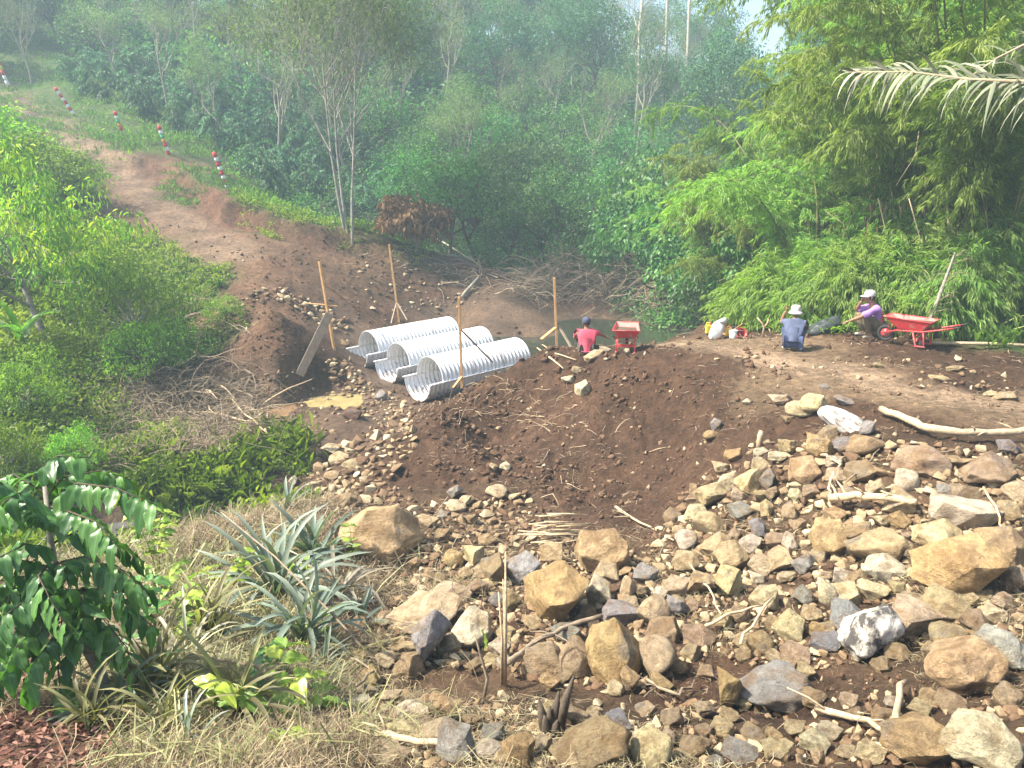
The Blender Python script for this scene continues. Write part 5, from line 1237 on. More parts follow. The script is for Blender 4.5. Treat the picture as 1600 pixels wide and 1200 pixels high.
# tangles of dead branches
def tangle(name, spots, n, L, r, mat, label, up=0.35, seed=1, arch=0.5):
    rng = np.random.default_rng(seed); mb = MB()
    for i in range(n):
        u, v, su, sv, hgt = spots[rng.integers(len(spots))]
        g = ground(u + rng.normal(0, su), v + rng.normal(0, sv)); p = np.array(g) + np.array([0, 0, rng.uniform(0, hgt)])
        d = unit(rng.normal(size=3) * np.array([1, 0.6, up])); l = L * rng.uniform(0.4, 1.3); P = [p]
        for k in range(4):
            d = unit(d + rng.normal(0, 0.28, 3) + np.array([0, 0, -arch * 0.3])); p = p + d * l / 4; P.append(p)
        a = r * rng.uniform(0.4, 1.4); mb.tube(P, list(np.linspace(a, a * 0.35, 5)), 3, False)
    return tag(mb.build(name, mat, None, True), label, 'brush', kind='stuff')
tangle('brush_heap', [(870, 455, 25, 12, 1.3), (920, 460, 30, 14, 1.7), (980, 465, 28, 14, 1.7), (1020, 475, 18, 10, 1.2), (830, 455, 18, 10, 0.6)], 1100, 1.6, 0.022, M_twig, 'long heap of tangled dead branches behind the pond', seed=2)
tangle('brush_heap_pale', [(900, 450, 35, 6, 1.7), (980, 455, 35, 6, 1.7), (770, 440, 25, 14, 0.4)], 40, 2.0, 0.03, M_root, 'pale bare branches on top of the brush heap', seed=3)
tangle('brush_fringe', [(760, 425, 30, 10, 0.5), (720, 440, 30, 14, 0.35), (640, 405, 30, 8, 0.2)], 150, 1.0, 0.018, M_twig, 'roots and twigs sticking out of the mud left of the brush heap', seed=4)
tangle('dry_brush', [(330, 620, 45, 18, 0.6), (230, 660, 55, 25, 0.7), (300, 690, 60, 22, 0.6), (150, 720, 40, 20, 0.4), (380, 640, 25, 15, 0.4)], 1500, 1.0, 0.0085, M_twig, 'grey-brown mass of fine dead brush beside the stream', seed=5, arch=0.8)
tangle('bare_branches', [(250, 560, 40, 30, 0.8), (330, 590, 35, 22, 0.6), (300, 520, 30, 30, 0.7)], 130, 1.5, 0.016, M_twig, 'bare grey branches sticking out below the left bushes', 0.9, seed=6)
tangle('pale_branches', [(340, 620, 35, 18, 0.5), (400, 660, 25, 14, 0.3)], 40, 1.2, 0.03, M_root, 'pale broken branches at the edge of the dry brush', seed=7)
tangle('hanging_roots', [(780, 620, 30, 15, 0.1), (850, 650, 40, 25, 0.05), (720, 650, 18, 20, 0.1), (900, 690, 50, 30, 0.03)], 130, 0.45, 0.007, M_root, 'thin pale roots hanging out of the soil face', -0.3, seed=8)
# ------------------------------------------------------------------ foreground plants
rg = np.random.default_rng(611)
def m_bigleaf(dark, light, tc):
    def b(N):
        oi = N.n('ShaderNodeObjectInfo'); tcn = N.n('ShaderNodeTexCoord')
        sep = N.n('ShaderNodeSeparateXYZ'); N.l(tcn.outputs['Object'], sep.inputs[0])
        ay = N.math('ABSOLUTE', sep.outputs[1])
        ph = N.math('SUBTRACT', N.math('MULTIPLY', sep.outputs[0], 62.0), N.math('MULTIPLY', ay, 38.0))
        vein = N.math('SINE', N.math('MULTIPLY', ph, 1.0)); vr = N.ramp(N.math('ADD', N.math('MULTIPLY', vein, 0.5), 0.5), [(0.80, 0.0), (0.98, 1.0)])
        c = N.mix(dark, light, oi.outputs['Random']); mid = N.ramp(ay, [(0.0, 1.0), (0.004, 0.0)])
        lighter = N.mix(c, (1.7, 1.6, 1.5), 1.0, 'MULTIPLY')
        c = N.mix(c, lighter, N.math('MAXIMUM', N.math('MULTIPLY', vr.outputs[0], 0.5), N.math('MULTIPLY', mid.outputs[0], 0.9)))
        N.out(c, 0.36, N.bump(vein, 0.35, 0.006), spec=0.5, transl=0.3, tcol=N.mix(c, tc, 1.0, 'MULTIPLY'))
    return b
M_big = material('ribbed_leaf', m_bigleaf((0.035, 0.105, 0.030), (0.105, 0.230, 0.055), (1.5, 1.8, 0.6)))
M_bigy = material('yellow_green_leaf', m_bigleaf((0.13, 0.24, 0.035), (0.30, 0.38, 0.05), (1.3, 1.5, 0.6)))
def big_leaf(L, W, droop, seed, mat, n=7):
    """one leaf along +X: midrib, two wavy halves, drooping tip"""
    rng = np.random.default_rng(seed); V, Fc = [], []
    for j in range(n + 1):
        f = j / n; x = L * f; z = -droop * L * f * f; w = W / 2 * max(math.sin(math.pi * f ** 0.85), 0) ** 0.8 + 0.0005; w *= (1 - 0.3 * f)
        wv = 0.10 * W * math.sin(j * 2.3 + seed)
        V += [(x - 0.1 * w, -w, z + w * 0.28 + wv), (x, -w * 0.5, z + w * 0.22), (x, 0, z), (x, w * 0.5, z + w * 0.22), (x - 0.1 * w, w, z + w * 0.28 - wv)]
    for j in range(n):
        for k in range(4):
            a = j * 5 + k; Fc.append((a, a + 1, a + 6, a + 5))
    return np_mesh('leaf', np.array(V), np.array(Fc), mat, True)
BL = [big_leaf(0.15, 0.075, 0.25 + 0.12 * i, i, M_big) for i in range(5)]
BLY = [big_leaf(0.13, 0.085, 0.2 + 0.15 * i, 20 + i, M_bigy) for i in range(3)]
def leafy_branch(o, base, P, r, mat, leaves_, step=0.075, s=1.0, hang=0.55, start=0.2, rng=rg, pair=True):
    """a twig through the points P with opposite hanging leaves"""
    P = [Vector(p) - base for p in P]; mb = MB(); m = len(P)
    mb.tube(P, list(np.linspace(r, r * 0.35, m)), 5); mb.build('twig', mat, o, True)
    tot = sum((b - a).length for a, b in zip(P[:-1], P[1:])); t = tot * start; sgn = 1
    while t < tot:
        a_ = t; i = 0
        while i < m - 2 and a_ > (P[i + 1] - P[i]).length: a_ -= (P[i + 1] - P[i]).length; i += 1
        q = P[i] + (P[i + 1] - P[i]).normalized() * a_; ax = (P[i + 1] - P[i]).normalized()
        side = ax.cross(Vector((0, 0, 1))); side = side.normalized() if side.length > 0.1 else Vector((1, 0, 0))
        for sd in ((-1, 1) if pair else (sgn,)):
            d = (ax * 0.35 + side * sd * 0.75 + Vector((0, 0, -hang + rng.normal(0, 0.18)))).normalized()
            nrm = Vector((0, -0.25, 1)) + Vector(rng.normal(0, 0.25, 3)); y = nrm.cross(d).normalized(); z = d.cross(y)
            M = Matrix((d, y, z)).transposed().to_4x4()
            l = link('leaf', leaves_[rng.integers(len(leaves_))], o, q, M.to_euler(), s * rng.uniform(0.75, 1.15))
        sgn = -sgn; t += step * rng.uniform(0.8, 1.25)
base = ground(175, 1130); base.y = max(base.y, 3.9)
base = at(178, 1128, 4.0)
o = empty('broadleaf_shrub', Vector((base.x, base.y, hz(base.x, base.y))), 'large foreground shrub with rows of big dark ribbed leaves at the left edge', 'shrub')
B0 = o.location.copy()
mb = MB(); mb.tube([Vector((0, 0, -0.1)), at(160, 1060, 4.0) - B0, at(128, 1000, 4.0) - B0, at(92, 930, 4.05) - B0, at(80, 850, 4.1) - B0, at(70, 760, 4.2) - B0], [0.034, 0.03, 0.027, 0.024, 0.018, 0.012], 8)
mb.build('main_stem', M_bark_grey, o, True)
for P in [[(75, 790, 4.2), (120, 755, 4.1), (180, 762, 4.0), (245, 790, 3.9)], [(78, 830, 4.1), (30, 780, 4.0), (-10, 745, 3.9), (-60, 740, 3.8)], [(72, 770, 4.2), (60, 735, 4.3), (90, 712, 4.3), (135, 715, 4.3)],
          [(75, 790, 4.2), (110, 800, 4.0), (150, 815, 3.9), (180, 850, 3.8)], [(85, 880, 4.1), (130, 870, 4.0), (190, 890, 3.9), (235, 930, 3.85)], [(85, 860, 4.1), (40, 850, 3.9), (0, 870, 3.8), (-50, 910, 3.7)],
          [(95, 935, 4.05), (140, 915, 4.15), (200, 945, 4.1), (245, 985, 4.1)], [(95, 930, 4.05), (50, 930, 3.8), (10, 960, 3.7), (-20, 1010, 3.6)], [(120, 985, 4.0), (80, 1000, 3.8), (50, 1040, 3.7), (40, 1085, 3.65)],
          [(75, 800, 4.2), (20, 800, 4.3), (-30, 830, 4.4)], [(110, 960, 4.0), (70, 960, 3.9), (30, 1000, 3.8), (5, 1060, 3.7)], [(70, 770, 4.2), (20, 740, 4.4), (-20, 760, 4.4)], [(85, 870, 4.1), (60, 900, 3.8), (80, 940, 3.7), (110, 985, 3.6)],
          [(80, 850, 4.1), (120, 830, 4.2), (170, 840, 4.3), (215, 870, 4.3)], [(90, 900, 4.1), (20, 900, 4.0), (-30, 950, 3.9)], [(128, 1000, 4.0), (90, 1040, 3.9), (95, 1090, 3.8), (120, 1120, 3.7)], [(115, 970, 4.0), (165, 985, 3.9), (190, 1030, 3.85)],
          [(78, 830, 4.1), (50, 800, 3.9), (30, 770, 3.8), (-5, 790, 3.7)], [(100, 940, 4.0), (20, 1010, 3.9), (-20, 1060, 3.8)], [(70, 780, 4.2), (100, 745, 4.4), (160, 735, 4.5), (205, 750, 4.5)]]:
    leafy_branch(o, B0, [at(*p) for p in P], 0.007, M_bark_dark, BL, 0.058, 1.0)
for i in range(20):
    u0, v0 = rg.uniform(70, 150), rg.uniform(880, 1060); du = rg.uniform(-130, 110)
    P = [(u0, v0, 4.0), (u0 + du * 0.5, v0 - rg.uniform(0, 30), 3.95), (u0 + du, v0 + rg.uniform(0, 50), 3.85), (u0 + du * 1.15, v0 + rg.uniform(50, 100), 3.8)]
    leafy_branch(o, B0, [at(*p) for p in P], 0.005, M_bark_dark, BL, 0.07, 0.85)
# small yellow-green plants
def small_plant(u, v, Y, n, hgt, lv, label, s=1.0, spread=0.25):
    g = at(u, v, Y); g.z = hz(g.x, g.y); o = empty('young_plant', g, label, 'plant'); c = at(u, v, Y) - g
    for k in range(n):
        a = rg.uniform(0, 6.28); tip = c + Vector((math.cos(a) * spread, math.sin(a) * spread, hgt * rg.uniform(0.4, 1.0)))
        leafy_branch(o, Vector(), [Vector((0, 0, -0.03)), c * 0.6 + Vector((math.cos(a) * spread * 0.3, 0, hgt * 0.2)), tip], 0.006, M_culm, lv, 0.09, s, 0.2, 0.45)
    return o
small_plant(300, 930, 5.6, 3, 0.22, BLY, 'yellow-green young leaves standing in the straw left of the spiky plants', 1.0, 0.22)
small_plant(278, 975, 5.2, 2, 0.12, BLY, 'small yellow sprig in the straw left of the dark spiky plant', 0.9, 0.1)
small_plant(470, 885, 7.2, 2, 0.12, BLY, 'bright sprig between the two spiky plants', 1.1, 0.12)
small_plant(490, 975, 5.8, 2, 0.12, BLY, 'yellow-green sprig on the right side of the dark spiky plant', 0.9, 0.12)
small_plant(400, 1090, 4.0, 5, 0.3, BLY, 'broad yellow-green leaves at the bottom left of the rocks', 1.25, 0.28)
small_plant(455, 1150, 3.7, 4, 0.22, BLY, 'bright green broad leaves near the bottom edge', 1.2, 0.22)
small_plant(250, 1190, 3.4, 3, 0.1, BLY, 'bright leaves cut by the bottom edge at the left', 1.0, 0.2)
small_plant(450, 1040, 4.6, 3, 0.25, BL, 'dark green leaves in front of the dark spiky plant', 0.9, 0.2)
small_plant(255, 880, 6.6, 3, 0.2, BLY, 'light green shoots beside the foreground shrub at the pool', 1.0, 0.25)
small_plant(240, 830, 7.5, 3, 0.2, BLY, 'light green shoots above the pool beside the foreground shrub', 1.0, 0.25)
small_plant(235, 1030, 4.6, 3, 0.15, BL, 'dark green seedling in the straw right of the foreground shrub', 0.9, 0.18)
small_plant(340, 1120, 4.0, 5, 0.25, BL, 'dark leafy seedling in front of the olive rosette near the bottom', 1.0, 0.25)
small_plant(500, 1110, 4.2, 4, 0.22, BLY, 'light green seedling at the edge of straw and rocks near the bottom', 1.0, 0.2)
small_plant(210, 960, 5.4, 4, 0.25, BL, 'green leafy sprig beside the foreground shrub in the straw', 1.0, 0.22)
small_plant(360, 900, 7.0, 4, 0.25, BLY, 'light green sprig in the straw behind the large spiky plant', 1.0, 0.25)
small_plant(550, 830, 8.4, 1, 0.1, BLY, 'tiny green sprout left of the big brown boulder', 0.8, 0.1)
# single leaf and pale leaf in front of the rocks
g = at(765, 1000, ground(752, 1105).y); w_ = [x for x in COL.objects if x.name == 'withered_plant'][0]
l = link('leaf', BLY[1], w_, at(752, 985, g.y) - w_.location, (0.2, 1.1, 0.4), 1.25)
# spiky plants (pineapple-like rosettes)
SP1 = rosette_mesh(0.62, 0.055, 0.75, rg, M_bluegreen); SP2 = rosette_mesh(0.95, 0.06, 1.15, rg, M_bluegreen); SP3 = rosette_mesh(0.85, 0.045, 1.3, rg, M_olive)
SPW = rosette_mesh(0.95, 0.05, 1.1, rg, leaf_mat('bleached_blade', (0.20, 0.19, 0.13), (0.36, 0.33, 0.24), (0.58, 0.53, 0.42), 0.2, 0.5))
for u, v, Y, bl, n, s, tl, lb in [
        (488, 868, 8.4, SP1, 30, 1.5, (0, 0), 'upright blue-green spiky rosette left of the big brown boulder'), (450, 815, 10.2, SP1, 12, 1.0, (0, 0), 'small spiky rosette in the dry straw above the upright blue-green one'),
        (430, 935, 6.9, SP2, 38, 1.15, (0.0, 0.1), 'large spiky plant with long arching grey-green blades'), (520, 925, 7.2, SPW, 18, 1.05, (0, 0.25), 'spiky plant with bleached blades arching right over the rocks'),
        (470, 1010, 5.6, SP2, 36, 1.0, (0, 0.3), 'dark spiky plant drooping over the edge of the rocks'), (330, 1010, 5.4, SP3, 34, 1.0, (0, 0), 'olive spiky plant in the straw left of the dark one'),
        (250, 1110, 4.1, SP3, 40, 0.95, (0.1, 0), 'olive grass-like rosette at the bottom left'), (370, 1150, 3.9, SP3, 38, 0.9, (0.1, 0.1), 'olive rosette with yellowing tips beside the broad yellow-green leaves'),
        (400, 880, 8.0, SPW, 12, 0.8, (0, -0.2), 'dry pale spiky rosette in the straw heap'), (300, 1060, 4.9, SPW, 14, 0.7, (0, 0), 'bleached rosette half buried in straw'),
        (150, 1170, 3.6, SP3, 14, 0.6, (0, 0), 'olive rosette beside the leaf litter at the bottom left'), (560, 1000, 6.3, SP1, 12, 0.8, (0, 0.3), 'small blue-green rosette among the first rocks')]:
    p = at(u, v, Y); rosette((p.x, Y, hz(p.x, Y) + 0.03), bl, n, lb, rg, s, tl)
for i in range(13):
    u, v = rg.uniform(170, 540), rg.uniform(960, 1185); p = ground(u, v)
    rosette((p.x, p.y, p.z + 0.02), (SP3, SP3, SP2)[i % 3], 16, 'olive grass tuft growing through the dry straw', rg, rg.uniform(0.35, 0.7), (rg.normal(0, 0.15), rg.normal(0, 0.15)), 'grass_tuft', 'grass tuft', group='grass tufts in the straw')
# leaning thin bare stem over the spiky plants
for P, r, lb in [([(610, 1060, 5.3), (520, 960, 5.6), (430, 870, 6.2), (345, 800, 6.8)], 0.012, 'long thin bare stem leaning left across the spiky plants'),
                 ([(500, 1130, 4.2), (420, 1060, 4.3), (400, 1040, 4.3), (335, 1030, 4.4)], 0.016, 'bent dead stem with a white tuft near the bottom left')]:
    a = at(*P[0]); mb = MB(); mb.tube([at(*p) - a for p in P], list(np.linspace(r, r * 0.5, 4)), 5); tag(mb.build('bare_twig', M_twig, None, True, a), lb, 'dead twig')
# leafy growth round the creek and the left foot, in front of the straw
C = []
for _ in range(260):
    cu, cv, su, sv = ((270, 760, 30, 12), (350, 735, 38, 14), (410, 715, 30, 16), (330, 775, 40, 10), (235, 735, 25, 14), (455, 700, 14, 14))[rg.integers(6)]
    C.append(tuple(ground(cu + rg.normal(0, su), cv + rg.normal(0, sv))))
C = np.array(C); lv = np.clip(0.5 + 1.1 * fbm(C[:, 0] * 0.9, C[:, 1] * 0.9, 3), 0.1, 1.4)
nc_ = len(C) * 5; ci = np.repeat(np.arange(len(C)), 5); sp_ = C[ci] + rg.normal(0, 0.2, (nc_, 3)) * np.array([1, 1, 0])
v2, f2 = leaves(sp_, rdir(nc_, rg) * 0.6 + np.array([0, 0, 1.0]), 0.55, 0.022, rg, 0.3)
tag(link('creek_plants', leaf_mesh('creek_plants', [ground_clumps(C, 0.34 * lv + 0.05, 40, 0.09, 0.042, rg, flat=1.1), (v2, f2, rg.random(nc_))], M_bright)), 'bright green leafy plants on the bank between dry brush and straw', 'plants', kind='stuff')
# ------------------------------------------------------------------ corrugated culvert pipes
ro = np.random.default_rng(701)
def m_zinc(N):
    t = N.tex(3.0, 6, 0.6); t2 = N.tex(24, 5, 0.7)
    r = N.ramp(t.outputs[0], [(0.25, (0.58, 0.58, 0.57)), (0.42, (0.70, 0.72, 0.74)), (0.7, (0.79, 0.80, 0.81))]); f = N.ramp(t2.outputs[0], [(0.3, 0.86), (0.7, 1.05)])
    tc = N.n('ShaderNodeTexCoord'); sp = N.n('ShaderNodeSeparateXYZ'); N.l(tc.outputs['Object'], sp.inputs[0]); mud = N.tex(7, 8, 0.75)
    mk = N.ramp(N.math('SUBTRACT', mud.outputs[0], N.math('MULTIPLY', sp.outputs[2], 0.35)), [(0.60, 0.0), (0.72, 0.8)])
    c = N.mix(N.mix(r.outputs[0], f.outputs[0], 1.0, 'MULTIPLY'), (0.22, 0.15, 0.10), mk.outputs[0])
    N.out(c, 0.42, N.bump(t2.outputs[0], 0.12, 0.01), metal=0.15, spec=0.5)
M_zinc = material('galvanised_steel', m_zinc)
M_rusty = plain('rusty_seam', (0.30, 0.16, 0.09), 0.8)
PR, PITCH_C = 0.585, 0.145
def shell(L, a0, a1, x0, r_extra=0.0, na=26):
    n = int(L / PITCH_C * 8); xs = np.linspace(0, L, n + 1); an = np.linspace(a0, a1, na + 1)
    V, th = [], 0.012
    for inner in (0, 1):
        for x in xs:
            r = PR + r_extra + 0.026 * math.sin(2 * math.pi * (x + x0) / PITCH_C) - inner * th
            for a in an: V.append((x0 + x, r * math.cos(a), r * math.sin(a)))
    m = na + 1; N1 = (n + 1) * m; Fc = []
    for i in range(n):
        for k in range(na):
            a = i * m + k; Fc.append((a, a + 1, a + m + 1, a + m)); Fc.append((N1 + a, N1 + a + m, N1 + a + m + 1, N1 + a + 1))
    for i in range(n):
        for k in (0, na):
            a = i * m + k; Fc.append((a, a + m, N1 + a + m, N1 + a))
    for k in range(na):
        for i in (0, n):
            a = i * m + k; Fc.append((a, N1 + a, N1 + a + 1, a + 1))
    return np_mesh('steel_plate', np.array(V), np.array(Fc), M_zinc, True)
PL = 3.4
def fl_mesh(x0, L):
    mb = MB()
    for s in (-1, 1): mb.box((x0 + L / 2, s * (PR + 0.05), 0), (L, 0.08, 0.022))
    return mb.mesh('flange', M_zinc)
def bolt_mesh(x0, L):
    mb = MB()
    for s in (-1, 1):
        for k in range(int(L / 0.33)): mb.tube([(x0 + 0.15 + k * 0.33, s * (PR + 0.06), 0.01), (x0 + 0.15 + k * 0.33, s * (PR + 0.06), 0.04)], 0.016, 6)
    return mb.mesh('bolts', M_zinc)
def seam_mesh(x):
    mb = MB(); P = [(x, (PR + 0.030) * math.cos(a), (PR + 0.030) * math.sin(a)) for a in np.linspace(0.03, math.pi - 0.03, 24)]
    mb.tube(P, 0.008, 4); return mb.mesh('seam', M_rusty)
UP = [shell(PL / 3 + 0.03, 0, math.pi, 0.45 + i * PL / 3, 0.006 * (i % 2)) for i in range(3)]
DN = [shell(PL / 3 + 0.03 if i else PL / 3 + 0.0, -math.pi, 0, i * PL / 3, 0.004 * (i % 2)) for i in range(3)]
FLM, BTM, SMM = fl_mesh(0.0, PL), bolt_mesh(0.5, PL - 0.6), [seam_mesh(0.45 + i * PL / 3) for i in (1, 2)]
pd = Vector((0.73, 0.683, 0.0)).normalized()
def at_z(u, v, z):
    d = ray(u, v); t = (z - CZ) / d[2]; return Vector((d[0] * t, d[1] * t, z))
BED = 1.02
PIPES = [(559, 577, BED + 0.0, 'corrugated steel culvert pipe farthest from the soil bank, leftmost of the three'), (604, 600, BED, 'middle one of the three corrugated steel culvert pipes'), (652, 627, BED, 'corrugated steel culvert pipe nearest the soil bank, its far end behind the crest')]
for (u, v, z, lb) in PIPES:
    b = at_z(u, v, z); o = empty('culvert_pipe', b + Vector((0, 0, PR)) , lb, 'culvert pipe', 'three corrugated steel pipes', math.atan2(pd.y, pd.x))
    o.rotation_euler[1] = -0.02
    for m_ in UP: link('upper_plate', m_, o)
    for m_ in DN: link('lower_plate', m_, o)
    link('flange', FLM, o); link('bolts', BTM, o)
    for m_ in SMM: link('seam', m_, o)
# ------------------------------------------------------------------ wooden stakes and batter boards
M_wood = bark_mat('fresh_timber', (0.42, 0.23, 0.10), (0.62, 0.38, 0.18), 6)
M_plank = bark_mat('pale_plank', (0.26, 0.20, 0.145), (0.38, 0.31, 0.24), 6)
M_wood2 = bark_mat('brown_timber', (0.24, 0.13, 0.07), (0.36, 0.21, 0.12), 6)
def beam(name, a, b, w, t, mat, parent):
    a, b = Vector(a), Vector(b); d = b - a; q = d.to_track_quat('Z', 'Y'); mb = MB(); mb.box((a + b) / 2, (w, t, d.length), q)
    return mb.build(name, mat, parent, bevel=0.004)
def stake(label, base_uv, Y, parts_):
    g = at(*base_uv, Y); o = empty('wooden_stake', g, label, 'stake')
    for nm, (u1, v1, y1), (u2, v2, y2), w, t, m_ in parts_: beam(nm, at(u1, v1, Y + y1) - g, at(u2, v2, Y + y2) - g, w, t, m_, o)
    return o
Yq = ground(522, 546).y
stake('leaning timber stake with a brown brace on the red soil left of the pipes', (522, 546), Yq, [('post', (523, 552, 0), (499, 408, 0.1), 0.095, 0.06, M_wood), ('brace', (508, 446, 0.1), (588, 503, 1.5), 0.05, 0.03, M_wood2), ('crosspiece', (480, 474, 0.05), (527, 478, 0.08), 0.08, 0.03, M_wood)])
Y2 = ground(468, 585).y - 0.1; g = at(468, 585, Y2); o = empty('plank', g, 'pale wide plank leaning against the leftmost timber stake', 'plank'); beam('board', Vector((0, 0, -0.02)), at(515, 490, Y2 + 0.35) - g, 0.035, 0.24, M_plank, o)
Yq = ground(624, 503).y
stake('tall timber stake with two short props behind the pipes', (624, 503), Yq, [('post', (624, 506, 0), (608, 382, 0), 0.095, 0.06, M_wood), ('brace', (601, 429, -0.05), (681, 492, 1.0), 0.05, 0.03, M_wood2), ('prop', (619, 474, -0.05), (611, 505, -0.7), 0.04, 0.03, M_plank), ('prop', (621, 474, -0.05), (636, 500, -0.6), 0.04, 0.03, M_plank)])
Yq = 19.0
Yq = 15.6
stake('timber stake standing in front of the pipe nearest the soil bank', (722, 602), Yq, [('post', (722, 606, 0), (717, 464, 0), 0.085, 0.05, M_wood), ('brace', (719, 514, 0.05), (770, 566, 0.5), 0.04, 0.03, M_wood2), ('prop', (722, 588, -0.03), (708, 606, -0.3), 0.05, 0.03, M_wood)])
Yq = 18.6
stake('timber stake by the crest of the soil bank, left of the man in pink', (870, 545), Yq, [('post', (871, 562, 0), (866, 434, 0), 0.085, 0.055, M_wood), ('prop', (872, 508, 0.05), (896, 548, -0.3), 0.07, 0.035, M_plank), ('prop', (868, 512, -0.1), (846, 530, -0.5), 0.09, 0.035, M_wood)])
# ------------------------------------------------------------------ red and white striped poles
M_red = plain('red_cloth', (0.62, 0.035, 0.05), 0.6, var=0.15); M_whitec = plain('white_cloth', (0.80, 0.80, 0.80), 0.6, var=0.08)
M_green = plain('green_cloth', (0.10, 0.50, 0.24), 0.6); M_orange = plain('orange_cloth', (0.75, 0.34, 0.04), 0.6); M_yel = plain('yellow_cloth', (0.75, 0.58, 0.06), 0.6)
CMAP = {'r': M_red, 'w': M_whitec, 'g': M_green, 'o': M_orange, 'y': M_yel}
for (u1, v1, u2, v2, Y, pat, lb) in [(356, 294, 334, 238, 37.0, 'wrwrwrwr', 'red and white striped pole nearest the dug cut'), (264, 242, 248, 196, 41.5, 'rwrogwr', 'striped pole with a green and an orange band, second from the dug cut'),
                                (190, 203, 179, 174, 45.5, 'rogwr', 'short striped pole with green and orange bands, third from the dug cut'), (115, 178, 86, 137, 48.5, 'wrwrwrwr', 'red and white striped pole leaning strongly beside the upper track'),
                                (12, 128, -4, 94, 56.0, 'wwryr', 'striped pole with a yellow band cut by the left edge')]:
    a, b = at(u1, v1, Y), at(u2, v2, Y - 0.3); a.z = min(a.z, hz(a.x, a.y) + 0.5); n = len(pat); o = empty('striped_pole', a, lb, 'striped pole', 'striped poles along the verge'); d = (b - a) / n
    for i, c in enumerate(pat):
        mb = MB(); q = d * i; mb.tube([q, q + d * 0.5, q + d * 1.0], [0.105, 0.10, 0.09] if Y < 50 else 0.11, 10); mb.build('band', CMAP[c], o, True)
    mb = MB(); mb.tube([Vector((0, 0, 0)) - d * 0.8, d * (n + 0.3)], 0.03, 6); mb.build('rod', M_culm, o, True)
# ------------------------------------------------------------------ wheelbarrows
def m_paint(N):
    t = N.tex(6, 8, 0.72); t2 = N.tex(3, 4)
    c = N.mix((0.60, 0.035, 0.05), (0.50, 0.06, 0.06), t2.outputs[0]); k = N.ramp(t.outputs[0], [(0.52, 0.0), (0.62, 0.75)])
    N.out(N.mix(c, (0.36, 0.26, 0.19), k.outputs[0]), N.math('ADD', 0.4, N.math('MULTIPLY', k.outputs[0], 0.5)), N.bump(t.outputs[0], 0.2, 0.01), spec=0.45)
M_barrow = material('scuffed_red_paint', m_paint); M_barrow_in = plain('dusty_red_paint', (0.66, 0.20, 0.17), 0.7, var=0.25, scale=5)
M_rubber = plain('rubber', (0.03, 0.03, 0.03), 0.8); M_iron = plain('grey_iron', (0.25, 0.24, 0.23), 0.5, metal=0.6); M_earth = plain('earth_load', (0.10, 0.06, 0.04), 0.95, bump=0.8)
